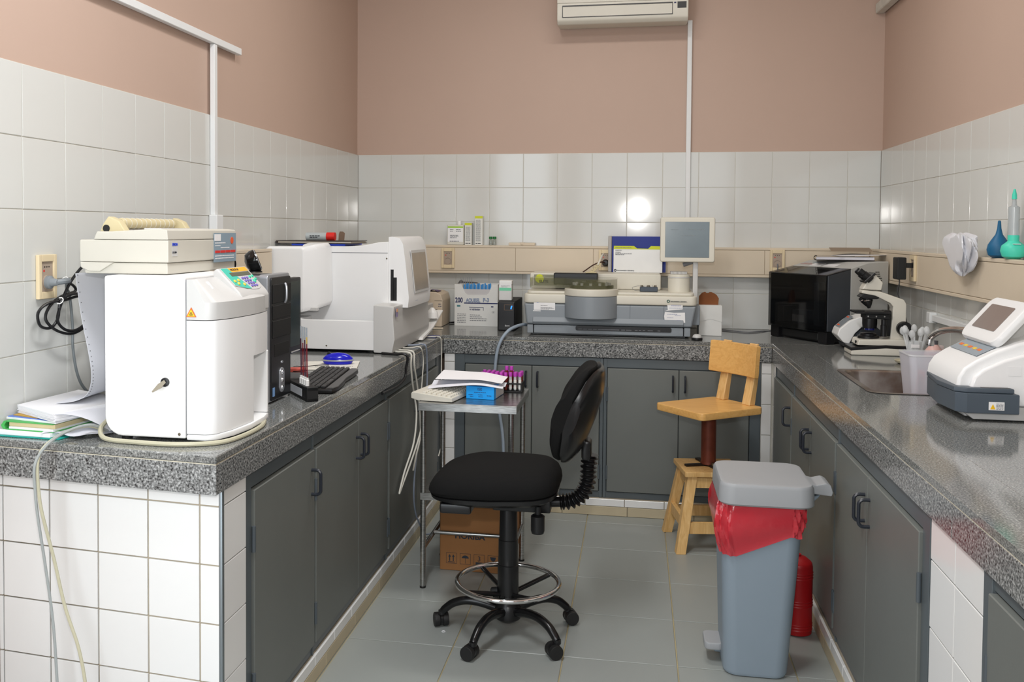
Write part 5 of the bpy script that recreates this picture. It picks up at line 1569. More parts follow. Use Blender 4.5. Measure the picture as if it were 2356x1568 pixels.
kn = part('focus_knob', G().lathe([(.032, 0), (.032, .022), (.028, .028), (0, .028)], n=24, Mx=Matrix.Translation((2.640, my - .036, 1.022)) @ Matrix.Rotation(R(90), 4, 'X')), 'black', t)
part('fine_knob', G().lathe([(.016, .028), (.016, .042), (0, .044)], n=18, Mx=Matrix.Translation((2.640, my - .036, 1.022)) @ Matrix.Rotation(R(90), 4, 'X')), 'blackm', kn)
part('switch', G().box(2.4395, 2.4435, my - .035, my - .015, .950, .962, .001, 1), 'black', t)

# ---- power adaptor in the wall socket
t = thing('power_adaptor', 'black power adaptor block in the socket above the microscope', 'adaptor')
part('block', G().box(2.628, 2.668, -.945, -.865, 1.237, 1.338, .005, 2), 'blackm', t)
part('pins', G().box(2.668, XR - TD - .006, -.915, -.895, 1.290, 1.312), 'black', t)
part('cord', G().tube([(2.648, -.905, 1.237), (2.648, -.905, 1.215), (2.640, -.91, 1.19), (2.648, -.92, 1.14), (2.668, -.93, 1.08), (2.682, -.94, 1.0), (2.69, -.95, .93), (2.68, -.94, .906)], .0028, 7), 'black', t)

# ---- sink, tap
t = thing('steel_sink', 'stained stainless steel sink set into the granite worktop', 'sink')
M['sinkst'] = ramp_mat('stained steel', [(.35, (120, 96, 82)), (.55, (170, 164, 158)), (.75, (196, 194, 190))], .32, scale=7, detail=5, metal=.9)
rings = []
for ins, z, r in ((.0, WT + .0025, .05), (.022, WT + .0025, .06), (.028, WT - .006, .06), (.034, .78, .07), (.055, .755, .08), (.10, .748, .06)):
    rings.append([(x, y, z) for x, y in rrect(SX0 - .012 + ins, SX1 + .012 - ins, SY0 - .012 + ins, SY1 + .012 - ins, r, 6)])
g = G()
g.loft(rings, caps=False)
g.loft([rings[-1], [((x - 2.431) * .01 + 2.431, (y + 1.83) * .01 - 1.83, .747) for x, y, z in rings[-1]]], caps=False)
part('bowl', g, 'sinkst', t)
part('drain', G().lathe([(.028, .0), (.028, .004), (.02, .005), (0, .003)], (2.431, -1.83, .748), 20), 'chrome', t)
t = thing('water_tap', 'chrome swan-neck tap over the sink', 'tap')
tp = [(2.735, -1.93, .96), (2.735, -1.93, 1.03), (2.730, -1.92, 1.055), (2.715, -1.87, 1.072), (2.685, -1.80, 1.085), (2.65, -1.72, 1.088), (2.615, -1.645, 1.075), (2.595, -1.600, 1.05), (2.590, -1.590, 1.03)]
part('spout', G().tube(tp, .0125, 12), 'chrome', t)
part('nozzle', G().lathe([(.015, 0), (.016, .008), (.014, .026), (0, .026)], (2.590, -1.590, 1.010), 18), 'chrome', t)
part('base', G().lathe([(.026, 0), (.026, .012), (.020, .02), (.018, .07), (0, .072)], (2.735, -1.93, Z0), 22), 'chrome', t)

# ---- tubes in a cup, bottle, pitcher
t = thing('dish', 'round cream plastic dish holding clear wrappings beside the cup', 'dish')
part('plate', G().lathe([(.05, .0), (.062, .006), (.066, .014), (.063, .014), (.058, .008), (0, .006)], (2.602, -1.30, Z0), 30), mat('cream plastic dish', (206, 198, 170), .45), t)
part('film', G().surf(lambda u, v: (2.560 + .03 * u, -1.35 + .06 * v, Z0 + .012 + .05 * math.sin(math.pi * u) * (.5 + .5 * math.sin(7 * v + 3 * u))), 10, 10, .0006), mat('clear film', (220, 222, 222), .12, trans=.7), t)
M['frost'] = mat('frosted clear plastic', (236, 239, 240), .18, alpha=.5)
t = thing('tube_cup', 'clear plastic cup crowded with pipette tubes beside the tap', 'cup')
part('cup', G().lathe([(.0, 0), (.026, 0), (.031, .09), (.029, .09), (.024, .003), (0, .003)], (2.606, -1.33, Z0 + .0085), 22), 'frost', t)
plate(t, 'label', (2.582, -1.3635, .975), (1, -.12, 0), (0, 0, 1), 0, .032, 0, .014, 'sticker', .0008)
for k in range(9):
    a = k * 40
    dx, dy = .014 * math.cos(R(a)), .014 * math.sin(R(a))
    o = thing('pipette_tube', 'clear plastic pipette tube with a bulb end, bunched in the cup', 'pipette', (2.606 + dx, -1.33 + dy, Z0 + .014), 0, group='clear pipette tubes bunched in the cup')
    q = Vector((dx * 2.2, dy * 2.2, .108 + .008 * (k % 3)))
    part('stem', G().tube([(0, 0, 0), q * .5, q], .0045, 8, sub=2), 'frost', o)
    part('bulb', G().ball(q + q.normalized() * .010, .0125, (1, 1, 1.45), 12), 'frost', o)
t = thing('wash_bottle', 'round pink-stained bottle with a dark neck under the tap', 'bottle')
part('body', G().lathe([(.028, 0), (.036, .02), (.038, .05), (.032, .08), (.018, .097), (.014, .104)], (2.640, -1.47, Z0), 24), mat('pink stained plastic', (216, 176, 168), .35), t)
part('neck', G().lathe([(.015, .103), (.015, .118), (0, .118)], (2.640, -1.47, Z0), 18), mat('dark cap', (84, 84, 88), .4), t)
plate(t, 'label', (2.612, -1.5055, .93), (1, -.1, 0), (0, 0, 1), .0, .045, 0, .04, mat('red print label', (206, 110, 98), .5), .001)
single('small_carton', G().box(2.685, 2.71, -1.36, -1.33, Z0, .985, .001, 1), mat('white and red carton', (206, 190, 186), .6), 'small white and red carton behind the tube cup', 'carton')
t = thing('plastic_pitcher', 'frosted plastic pitcher with pink liquid standing in the sink', 'pitcher')
M['pitch'] = mat('milky translucent plastic', (222, 222, 230), .35, alpha=.58)
pr = []
for z, w, d in ((.7535, .058, .066), (1.018, .083, .082)):
    pr.append([(x, y, z) for x, y in rrect(2.490 - w, 2.490 + w, -1.93 - d, -1.93 + d, .022, 4)])
inn = [[(2.490 + (x - 2.490) * .96, -1.93 + (y + 1.93) * .96, z + (.004 if i == 0 else 0)) for x, y, z in r] for i, r in enumerate(pr)]
part('body', G().loft([pr[0], pr[1], inn[1], inn[0]], caps=True), 'pitch', t)
part('liquid', G().loft([[(2.490 + (x - 2.490) * .93, -1.93 + (y + 1.93) * .93, .76) for x, y, z in pr[0]], [(2.490 + (x - 2.490) * .90, -1.93 + (y + 1.93) * .90, .845) for x, y, z in pr[1]]]), mat('pink liquid', (226, 120, 128), .3), t)
part('red_glove', G().surf(lambda u, v: (2.431 + .018 * u + .02 * v, -1.975 + .05 * math.sin(3 * u), .80 + .16 * v), 8, 8, .002), mat('red film', (224, 80, 84), .4), t)
part('rim', G().torus((0, 0, 0), 1, .001, 4, 4) if False else G().loft([[(2.490 + (x - 2.490) * k, -1.93 + (y + 1.93) * k, z + dz) for x, y, z in pr[1]] for k, dz in ((1.0, -.002), (1.03, 0), (1.03, .005), (.97, .005))], caps=False), 'frost', t)

# ---- white immunoassay device at the near end
t = thing('bench_analyser', 'glossy white bench analyser with a tilted touch screen, nearest on the sink worktop', 'lab analyser')
dy0, dy1 = -2.555, -2.225
pf = [(2.425, .908), (2.412, .925), (2.402, .955), (2.397, .990), (2.402, 1.025), (2.418, 1.052), (2.45, 1.075), (2.50, 1.102), (2.56, 1.128), (2.64, 1.150), (2.755, 1.158), (2.755, .908)]
M['gloss'] = mat('glossy white enamel', (238, 238, 238), .15)
part('hood', G().prism(pf, 'y', dy0 + .02, dy1 - .01, .010, 3, only_caps=True), 'whiteg', t)
sp = [(2.432, .945), (2.430, 1.00), (2.440, 1.030), (2.465, 1.052), (2.52, 1.080), (2.58, 1.100), (2.66, 1.118), (2.757, 1.124), (2.757, .945)]
part('side_shell', G().prism(sp, 'y', dy0, dy0 + .03, .008, 3, only_caps=True), 'gloss', t)
part('bottom_tray', G().prism([(2.44, .9035), (2.755, .9035), (2.755, .944), (2.432, .944), (2.405, .930)], 'y', dy0 + .002, dy1, .004, 2), 'gwhite', t)
M['dslate'] = mat('dark slate plastic', (74, 84, 94), .42)
part('front_tray', G().prism([(2.376, -2.43), (2.384, -2.36), (2.398, dy1 - .02), (2.43, dy1 - .02), (2.46, -2.52), (2.545, -2.52), (2.552, -2.584), (2.412, -2.584), (2.386, -2.560)], 'z', .927, .985, .003, 2, only_caps=True), 'dslate', t)
part('tray_lip', G().prism([(2.373, -2.43), (2.382, -2.36), (2.396, dy1 - .02), (2.43, dy1 - .02), (2.46, -2.50), (2.538, -2.52), (2.540, -2.577), (2.414, -2.577), (2.384, -2.556)], 'z', .9855, 1.000, .003, 2, only_caps=True), 'dslate', t)
part('tray_inner', G().box(2.455, 2.53, -2.572, -2.53, .9855, 1.0006), 'black', t)
plate(t, 'hazard_label', (2.470, -2.5844, .950), (1, 0, 0), (0, 0, 1), 0, .042, -.012, .012, 'sticker', .0008)
polyplate(t, 'hazard_triangle', (2.481, -2.5853, .948), (1, 0, 0), (0, 0, 1), [(-.007, -.007), (.007, -.007), (0, .008)], 'hazard', .0006)
lines('label_print', [(.020, .007 - .004 * k, .019) for k in range(5)], (1, 0, 0), (0, 0, 1), (2.470, -2.5853, .950), 'inkg', t, .0018)
mxh = ((2.470, -2.25, 1.0885), (0, -1, 0), (.5, 0, .26))
plate(t, 'key_panel', *mxh, .01, .25, -.01, .05, mat('blue grey key panel', (150, 160, 168), .5), .0012)
for k in range(5):
    plate(t, 'panel_key', (2.4698, -2.25, 1.0897), *mxh[1:], .03 + .04 * k, .055 + .04 * k, .012, .022, mat('orange key', (226, 120, 60), .5) if k % 2 == 0 else 'yellowb', .0012)
for a, b, c, d in ((2.53, 2.565, 1.035, 1.062), (2.578, 2.615, 1.03, 1.06)):
    plate(t, 'white_sticker', (0, dy0 - .0004, 0), (1, 0, 0), (0, 0, 1), a, b, c, d, 'sticker', .0005)
# tilted head
c0 = Vector((2.505, -2.235, 1.135))
ux = Vector((.088, 0, .104)).normalized()
rn = Vector((0, -1, 0))
mxh = frame_mx(c0, rn, ux)
part('screen_neck', G().prism([(2.53, 1.11), (2.70, 1.14), (2.70, 1.20), (2.62, 1.22), (2.55, 1.16)], 'y', -2.44, -2.28, .006, 2), 'gwhite', t)
hd = part('screen_head', G().rbox(-.02, .285, -.015, .150, -.030, .0, .035, 6, .012, Mx=mxh), 'whiteg', t)
part('screen', G().rbox(.035, .225, .025, .118, 0, .0015, .006, 4, Mx=frame_mx(c0 + rn.cross(ux) * .0002, rn, ux)), mat('brown grey glass', (128, 116, 110), .15), hd)

# ---- things on the trunking above the sink
tz = TZ1 + .0005
def bagf(u, v):
    a = 2 * math.pi * u
    prof_ = [(.004, .070), (.035, .078), (.062, .068), (.074, .040), (.070, .005), (.056, -.030), (.036, -.055), (.014, -.068), (.003, -.070)]
    k = v * (len(prof_) - 1)
    i = min(int(k), len(prof_) - 2)
    f = k - i
    r = prof_[i][0] * (1 - f) + prof_[i + 1][0] * f
    z = prof_[i][1] * (1 - f) + prof_[i + 1][1] * f
    w = 1 + .16 * math.sin(5 * a + 9 * v) + .10 * math.sin(11 * a - 6 * v) + .08 * math.sin(17 * a + 13 * v)
    return (max(-.026, min(.05, -.55 * r * w * math.cos(a))) , 1.75 * r * w * math.sin(a) - .05 * (v - .5), z + .010 * math.sin(3 * a + 4))
single('plastic_bag', G().surf(bagf, 60, 30, 0), mat('white translucent film', (214, 215, 220), .22, spec=.7), 'crumpled white plastic bag hanging over the trunking edge', 'bag', loc=(XR - .092, -1.64, 1.366))
t = thing('rubber_bulb', 'dark blue rubber bulb with a long spout on the trunking ledge', 'rubber bulb')
part('bulb', G().lathe([(.02, 0), (.034, .010), (.039, .030), (.035, .048), (.024, .066), (.012, .084), (.007, .105), (.005, .130), (.003, .134), (0, .134)], (XR - .042, -1.878, tz), 28), mat('dark blue rubber', (18, 92, 132), .5), t)
t = thing('syringe_bulb', 'turquoise rubber bulb holding a clear syringe upright', 'rubber bulb')
bc = (XR - .042, -2.010, tz)
M['turq'] = mat('turquoise rubber', (72, 206, 178), .45)
part('bulb', G().lathe([(.02, 0), (.034, .009), (.040, .028), (.036, .046), (.022, .058), (.018, .062), (.018, .082), (0, .082)], bc, 28), 'turq', t)
part('barrel', G().lathe([(.0175, .082), (.0175, .178), (.008, .184), (.006, .205), (0, .205)], bc, 20), mat('clear syringe', (206, 212, 214), .2, trans=.5), t)
part('flange', G().box(bc[0] - .012, bc[0] + .012, bc[1] - .036, bc[1] + .036, tz + .050, tz + .0535, .001, 1), mat('clear flange', (190, 208, 206), .25), t)
part('tip', G().lathe([(.008, .205), (.0075, .220), (.003, .240), (0, .240)], bc, 16), 'turq', t)

# ================================================================ steel trolley
t = thing('steel_trolley', 'stainless steel trolley with two shelves, between the side worktop and the chair', 'trolley')
tx0, tx1, ty0, ty1, tz1 = .604, 1.002, -1.858, -1.425, .757
part('top_shelf', G().box(tx0, tx1, ty0, ty1, tz1 - .004, tz1, .0012, 1), 'steel', t)
for a in ((tx0, tx1, ty0, ty0 + .003), (tx0, tx1, ty1 - .003, ty1), (tx0, tx0 + .003, ty0 + .003, ty1 - .003), (tx1 - .003, tx1, ty0 + .003, ty1 - .003)):
    part('shelf_edge', G().box(*a, tz1 - .032, tz1 - .0042, .0008, 1), 'steel', t)
for lx, ly in ((.622, -1.838), (.978, -1.838), (.622, -1.447), (.978, -1.447)):
    lg = part('leg', G().cyl((lx, ly, .006), (lx, ly, tz1 - .0045), .0115, n=16), 'steel', t)
    part('foot_cap', G().cyl((lx, ly, .0005), (lx, ly, .008), .0125, n=16), 'rubber', lg)
part('lower_shelf', G().box(tx0 + .008, tx1 - .008, ty0 + .008, ty1 - .008, .386, .390), 'steel', t)
part('lower_shelf_edge', G().box(tx0 + .008, tx1 - .008, ty0 + .008, ty0 + .011, .362, .3858), 'steel', t)
for ly in ():
    pass
part('side_rail', G().cyl((.622, -1.826, .160), (.622, -1.459, .160), .009, n=14), 'steel', t)
part('side_rail', G().cyl((.978, -1.826, .160), (.978, -1.459, .160), .009, n=14), 'steel', t)
part('cross_rail', G().cyl((.631, -1.66, .172), (.969, -1.66, .172), .0085, n=14), 'steel', t)

# on the trolley
tt = tz1 + .0006
t = thing('cream_keyboard', 'cream computer keyboard on the steel trolley under loose papers', 'keyboard', (.686, -1.63, tt), R(80))
part('body', G().prism([(-.09, .002), (-.088, .018), (.085, .034), (.09, .028), (.09, .008), (.06, .0)], 'x', -.20, .12, .003, 2), 'cream', t)
ck = G().box(-.008, .008, -.008, .008, 0, .009, .0016, 1, taper=.84).mesh('key_cap')
ck.materials.append(M['cream'])
for i in range(15):
    for j in range(6):
        o = link('key_cap', ck, None, t)
        y = -.072 + .0215 * j
        o.location = (-.185 + .0205 * i, y, .0165 + (y + .088) * .0925)
        o.rotation_euler = (R(5.3), 0, 0)
part('foot', G().cyl((-.18, .06, 0), (-.18, .06, .010), .009, n=10), 'cream', t)
t = thing('reagent_box', 'bright blue box with printed text on the trolley edge', 'box', (.842, -1.660, tt), R(-6))
M['cyan'] = mat('bright blue card', (0, 156, 240), .4)
part('box', G().box(-.058, .060, -.075, .085, 0, .052, .001, 1), 'cyan', t)
part('side_wrap', G().box(.0605, .0612, -.045, .085, .002, .051), mat('grey white card', (196, 196, 198), .5), t)
lettering('ISE', .016, (0, -.0756, .041), (1, 0, 0), (0, 0, 1), 'inkb', t, 'CENTER')
lines('print', [(-.024, .028, .05), (-.048, .018, .02), (-.008, .018, .02), (.03, .016, .02), (-.042, .011, .014), (-.006, .010, .018)], (1, 0, 0), (0, 0, 1), (0, -.0756, 0), 'inkb', t, .0022)
def sheet(u, v, k=0):
    z = .060 + .012 * math.sin(3.2 * u + k) * (1 - .4 * v) + (.010 if .35 < u < .75 else .004) + .008 * u
    return (-.135 + .31 * u, -.105 + .22 * v - .02 * u, z)
def s1(u, v):
    # droops over the keyboard on one side and rides over the blue box
    x = .615 + .315 * u
    z = tt + .048 + .016 * math.exp(-((u - .72) / .3) ** 2) + .012 * math.sin(5 * u) * .5
    return (x, -1.735 + .13 * v - .06 * u + .05 * u * u, z + .004 * math.sin(8 * v) - .012 * (1 - v) * (1 - u) ** 2)
def s2(u, v):
    x = .640 + .285 * u
    z = tt + .068 + .012 * math.exp(-((u - .7) / .3) ** 2) + .010 * math.sin(4 * u + 1) * .5
    return (x, -1.70 + .18 * v - .03 * u, z + .012 * v * (1 - u))
single('loose_paper', G().surf(s1, 20, 8, .0007), 'fan', 'curved white sheet draped over the cream keyboard and the blue box', 'paper')
single('loose_paper', G().surf(s2, 20, 8, .0007), 'paper', 'folded white form lying on top of the papers on the trolley', 'paper')
t = thing('tube_rack', 'black rack full of blood tubes at the back of the trolley', 'tube rack')
part('base', G().box(.800, .985, -1.545, -1.455, tt, tt + .006, .001, 1), 'blackm', t)
part('grid', G().box(.800, .985, -1.545, -1.455, tt + .034, tt + .040, .001, 1), 'blackm', t)
for x in (.802, .979):
    part('end_plate', G().box(x, x + .006, -1.545, -1.455, tt + .006, tt + .034), 'blackm', t)
M['cap_v'] = mat('violet tube cap', (180, 60, 172), .4)
M['tubeb'] = mat('blood filled tube', (122, 44, 36), .2)
M['tubel'] = mat('white tube label', (226, 224, 218), .6)
gt = 'violet-capped blood tubes in the black rack'
protos = {}
n_t = 0
for j, y in enumerate((-1.532, -1.500, -1.468)):
    for i in range(9):
        if (i, j) in ((3, 2), (0, 1), (7, 2)):
            continue
        up = .024 if (i, j) in ((5, 1), (6, 1)) else 0
        flip = (j == 0 and i >= 6)
        key = flip
        x = .812 + .0203 * i
        lab = '%s violet-capped %s tube from the left in the %s row of the rack' % (ORD[i], 'white-labelled' if flip else 'blood', ('front', 'middle', 'back')[j])
        if up:
            lab = '%s of two violet-capped blood tubes standing higher than the rest' % ('left one' if i == 5 else 'right one')
        if key not in protos:
            o = thing('blood_tube', lab, 'blood tube', (x, y, tt + .007 + up), 0, group=gt)
            if not flip:
                part('glass', G().lathe([(.0, 0), (.005, .002), (.0062, .008), (.0062, .060), (0, .060)], n=14), 'tubeb', o)
                part('cap', G().lathe([(.0078, .058), (.0078, .074), (.0068, .076), (0, .076)], n=14), 'cap_v', o)
            else:
                part('glass', G().lathe([(.0, 0), (.005, .002), (.0062, .008), (.0062, .064), (0, .064)], n=14), 'frost', o)
                part('label', G().lathe([(.0066, .008), (.0066, .046), (.0060, .046)], n=14), 'tubel', o)
                part('cap', G().lathe([(.0078, .060), (.0078, .076), (.0068, .078), (0, .078)], n=14), 'cap_v', o)
            protos[key] = o
        else:
            o = dup(protos[key], (x, y, tt + .007 + up), None, lab)
t = thing('barcode_scanner', 'dark grey rounded plastic device behind the papers on the trolley', 'device')
part('body', G().prism([(.645, tt), (.735, tt), (.738, tt + .045), (.725, tt + .060), (.690, tt + .068), (.66, tt + .062), (.648, tt + .04)], 'y', -1.475, -1.435, .006, 2), mat('dark slate device', (72, 78, 86), .4), t)

# ---- cardboard box under it
M['kraft'] = mat('brown cardboard', (156, 108, 64), .75, var=.06, scale=20, bump=.1)
M['kink'] = mat('dark blue print on card', (46, 52, 62), .7)
t = thing('cardboard_box', 'brown cardboard box with black handling symbols, under the trolley', 'box', (.795, -1.36, .0006), R(-1.5))
bw, bd, bh = .140, .268, .335
part('body', G().box(-bw, bw, -bd, bd, 0, bh - .06, .002, 1), 'kraft', t)
part('top_flap', G().prism([(-bd, bh - .060), (-bd + .035, bh), (-bd + .038, bh), (-bd + .003, bh - .060)], 'x', -bw + .004, bw - .002), 'kraft', t)
part('top', G().box(-bw + .004, bw - .004, -bd + .036, bd - .03, bh - .0595, bh - .004), 'kraft', t)
lettering('HORIBA', .034, (-.075, -bd - .0005, .150), (1, 0, 0), (0, 0, 1), 'kink', t, bold=.0012, sx=1.05)
lettering('HORIBA', .034, (-.02, -bd + .0165, bh - .026), (1, 0, 0), (0, .5, .87), 'kink', t, bold=.0010, sx=.95)
for k in range(4):
    x0 = -.112 + .060 * k
    mx = frame_mx((x0, -bd - .0004, .030), (1, 0, 0), (0, 0, 1))
    g = G()
    for a in ((0, .046, 0, .0012), (0, .046, .0448, .046), (0, .0012, 0, .046), (.0448, .046, 0, .046)):
        g.box(a[0], a[1], a[2], a[3], 0, .0006, Mx=mx)
    if k == 0:
        for c in (.015, .031):
            g.prism([(c - .002, .010), (c + .002, .010), (c + .002, .028), (c + .006, .028), (c, .039), (c - .006, .028), (c - .002, .028)], 'z', 0, .0006, Mx=mx)
        g.box(.008, .038, .005, .0075, 0, .0006, Mx=mx)
    elif k == 1:
        g.prism([(.008, .026)] + [(.023 + .015 * math.cos(R(a)), .026 + .012 * math.sin(R(a))) for a in range(180, -1, -20)], 'z', 0, .0006, Mx=mx)
        g.box(.0225, .0238, .004, .027, 0, .0006, Mx=mx)
    elif k == 2:
        g.box(.008, .038, .003, .013, 0, .0006, Mx=mx)
    else:
        g.prism([(.010, .039), (.036, .039), (.032, .026), (.024, .021), (.024, .008), (.030, .005), (.016, .005), (.022, .008), (.022, .021), (.014, .026)], 'z', 0, .0006, Mx=mx)
    part('handling_symbol', g, 'kink', t)
lettering('3', .030, (-.112 + .120 + .023, -bd - .0008, .0565), (1, 0, 0), (0, 0, 1), 'kink', t, 'CENTER')

# ================================================================ office chair
t = thing('office_chair', 'black fabric drafting chair with a chrome foot ring and castors', 'chair', (1.020, -2.212, 0), 0)
M['fabric'] = mat('black woven fabric', (20, 20, 20), .9, var=.3, scale=400, bump=.25, bscale=900, spec=.2)
M['bplas'] = mat('satin black plastic', (24, 24, 25), .32)
M['bmetal'] = mat('black painted metal', (18, 18, 19), .22)
part('hub', G().lathe([(.030, .050), (.046, .062), (.050, .090), (.038, .118), (.030, .126), (0, .126)], n=26), 'bplas', t)
legm = None
for k in range(5):
    a = R(33 + 72 * k)
    c, s = math.cos(a), math.sin(a)
    pts = [(.03, .088), (.09, .104), (.15, .108), (.20, .094), (.232, .070), (.242, .058)]
    lg = part('leg', G().tube([(c * r, s * r, z) for r, z in pts], lambda u: .0165 - .003 * u, 12), 'bmetal', t)
    cx, cy = c * .245, s * .245
    sw = R(20 + 47 * k)
    ca = part('castor', G().lathe([(.013, .048), (.013, .062), (0, .064)], (cx, cy, 0), 14), 'bplas', t)
    d_ = Vector((math.cos(sw), math.sin(sw), 0))
    n_ = Vector((-d_.y, d_.x, 0))
    cc = Vector((cx, cy, .0255)) + d_ * .012
    for sgn in (-1, 1):
        part('wheel', G().cyl(cc + n_ * sgn * .006, cc + n_ * sgn * .026, .025, n=22, bev=.003), 'rubber', ca)
    part('fork', G().cyl(cc - n_ * .0055 + Vector((0, 0, .002)), cc + n_ * .0055 + Vector((0, 0, .002)), .024, n=18), 'bplas', ca)
part('gas_column', G().cyl((0, 0, .12), (0, 0, .50), .0135, n=18), 'chrome', t)
part('column_cover', G().lathe([(.038, .150), (.038, .255), (.0355, .257), (.0355, .345), (.033, .347), (.031, .470), (.022, .485), (0, .485)], n=26), 'bplas', t)
part('foot_ring', G().torus((0, 0, .190), .183, .0095, 60, 12), 'chrome', t)
part('ring_collar', G().lathe([(.030, .128), (.036, .136), (.036, .160), (.030, .168)], n=24), 'bmetal', t)
for k in range(4):
    a = R(40 + 90 * k)
    part('ring_spoke', G().tube([(.03 * math.cos(a), .03 * math.sin(a), .150), (.10 * math.cos(a), .10 * math.sin(a), .166), (.178 * math.cos(a), .178 * math.sin(a), .184)], .0085, 10), 'bmetal', t)
part('ring_knob', G().lathe([(.016, 0), (.016, .022), (.012, .026), (0, .026)], n=12, Mx=Matrix.Translation((-.034, -.012, .158)) @ Matrix.Rotation(R(-100), 4, 'Y')), 'blackm', t)
# seat: cushion with a drooping front edge, dished plastic pan
sx, sy = -.045, .005


def seat_ring(k, z, drop):
    pts = []
    for i in range(40):
        a = 2 * math.pi * i / 40
        ca, sa = math.cos(a), math.sin(a)
        e = 2 / 3.4
        x = .232 * k * math.copysign(abs(ca) ** e, ca)
        y = (.222 - .012 * (x > 0)) * k * math.copysign(abs(sa) ** e, sa)
        zz = z - drop * max(0, -x / .232) ** 2 * .03 + .008 * max(0, x / .232) ** 2
        pts.append((sx + x, sy + y, zz))
    return pts


part('seat', G().loft([seat_ring(*q) for q in ((.90, .532, 0), (.97, .540, .3), (1.0, .556, .6), (.99, .576, .9), (.95, .596, 1.1), (.86, .613, 1.2), (.70, .622, 1.2), (.45, .626, .9), (.15, .627, .5))]), 'fabric', t)
part('seat_pan', G().loft([seat_ring(*q) for q in ((.70, .500, 0), (.88, .508, 0), (.965, .520, 0), (.975, .534, .2), (.93, .538, .2))]), 'bplas', t)
part('front_block', G().box(sx - .170, sx - .06, -.19, .0, .480, .514, .008, 2), 'bplas', t)
part('mechanism', G().box(-.05, .155, -.06, .06, .462, .505, .006, 2), 'bplas', t)
part('tilt_knob', G().lathe([(.021, 0), (.024, .01), (.024, .060), (.016, .066)], (.115, -.10, .405), 18), 'bplas', t)
part('knob_stem', G().cyl((.115, -.10, .466), (.115, -.10, .498), .010, n=12), 'blackm', t)
# bellows-covered back support
bel = smooth([(.185, 0, .490), (.225, 0, .497), (.262, 0, .525), (.280, 0, .570), (.282, 0, .620), (.288, 0, .665)], 7)
g = G()
nb = len(bel)
g.tube(bel, lambda u: .024 + .006 * math.cos(u * 2 * math.pi * 15), 14, sub=3)
part('bellows', g, 'bplas', t)
part('support_bar', G().tube([(.10, 0, .484), (.185, 0, .490)], .018, 10, sub=2), 'bplas', t)
# backrest, tilted back
ba = Matrix.Translation((.262, .0, .815)) @ Matrix.Rotation(R(19), 4, 'Y')


def back_ring(y, k, f, b, dx):
    pts = []
    for i in range(28):
        a = 2 * math.pi * i / 28
        ca, sa = math.cos(a), math.sin(a)
        zz = .172 * k * math.copysign(abs(sa) ** .68, sa)
        xx = (f if ca < 0 else b) * math.copysign(abs(ca) ** .8, ca) * (1 - .25 * (zz / .18) ** 2)
        pts.append((xx + dx + .03 * (zz / .172) ** 2 * 0, y, zz))
    return pts


W_ = .205
cush, shell = [], []
for i in range(13):
    y = -W_ + 2 * W_ * i / 12
    u = abs(y) / W_
    k = (1 - u ** 5) ** .5 if u < 1 else .35
    k = max(k, .35)
    dx = -.045 * u ** 2
    cush.append(back_ring(y, k, .056 * (1 - .35 * u * u), .018, dx - .012))
    shell.append(back_ring(y * 1.01, k * 1.015, .006, .042 * (1 - .3 * u * u), dx + .006))
part('back_cushion', G().loft(cush, Mx=ba), 'fabric', t)
part('back_shell', G().loft(shell, Mx=ba), mat('glossy black plastic shell', (22, 22, 23), .25), t)
part('back_bracket', G().box(.258, .292, -.04, .04, .648, .72, .012, 2), 'bplas', t)

# ================================================================ wooden swivel stool
WOODC = [(.30, (222, 168, 96)), (.5, (232, 180, 106)), (.72, (238, 190, 118))]
M['wood'] = ramp_mat('varnished pine', WOODC, .35, scale=6, detail=5, stretch=(1.0, 9.0, 9.0), distort=1.2, rot=(0, 0, R(-38.7)))
M['wood2'] = ramp_mat('raw pine', [(.3, (212, 166, 102)), (.52, (226, 184, 120)), (.72, (236, 198, 138))], .5, scale=7, detail=5, stretch=(10, 10, 1.0), distort=1.0)
M['rust'] = mat('rusty painted steel', (112, 56, 40), .5, metal=.3, var=.35, scale=30)
t = thing('wooden_stool', 'pine swivel chair with a rusty steel column on a four-legged stool base', 'stool', (1.800, -1.025, 0), 0)
b9 = Matrix.Rotation(R(9), 4, 'Z')
legs = []
tp_, bt_ = .098, .158
for sx_, sy_ in ((-1, -1), (1, -1), (1, 1), (-1, 1)):
    a, b = Vector((sx_ * bt_, sy_ * bt_, .0005)), Vector((sx_ * tp_, sy_ * tp_, .338))
    w = .021
    ring = lambda p, k=1: [(p.x - w * k, p.y - w * k, p.z), (p.x + w * k, p.y - w * k, p.z), (p.x + w * k, p.y + w * k, p.z), (p.x - w * k, p.y + w * k, p.z)]
    part('leg', G().loft([ring(a), ring(b)], Mx=b9), 'wood2', t)


def rail(p, q, z, h, th=.010):
    g = G()
    d = (Vector(q) - Vector(p))
    n = Vector((-d.y, d.x, 0)).normalized() * th
    P, Q = Vector((*p, 0)), Vector((*q, 0))
    lo = [P + n, Q + n, Q - n, P - n]
    return g.loft([[(v.x, v.y, z) for v in lo], [(v.x, v.y, z + h) for v in lo]], Mx=b9)


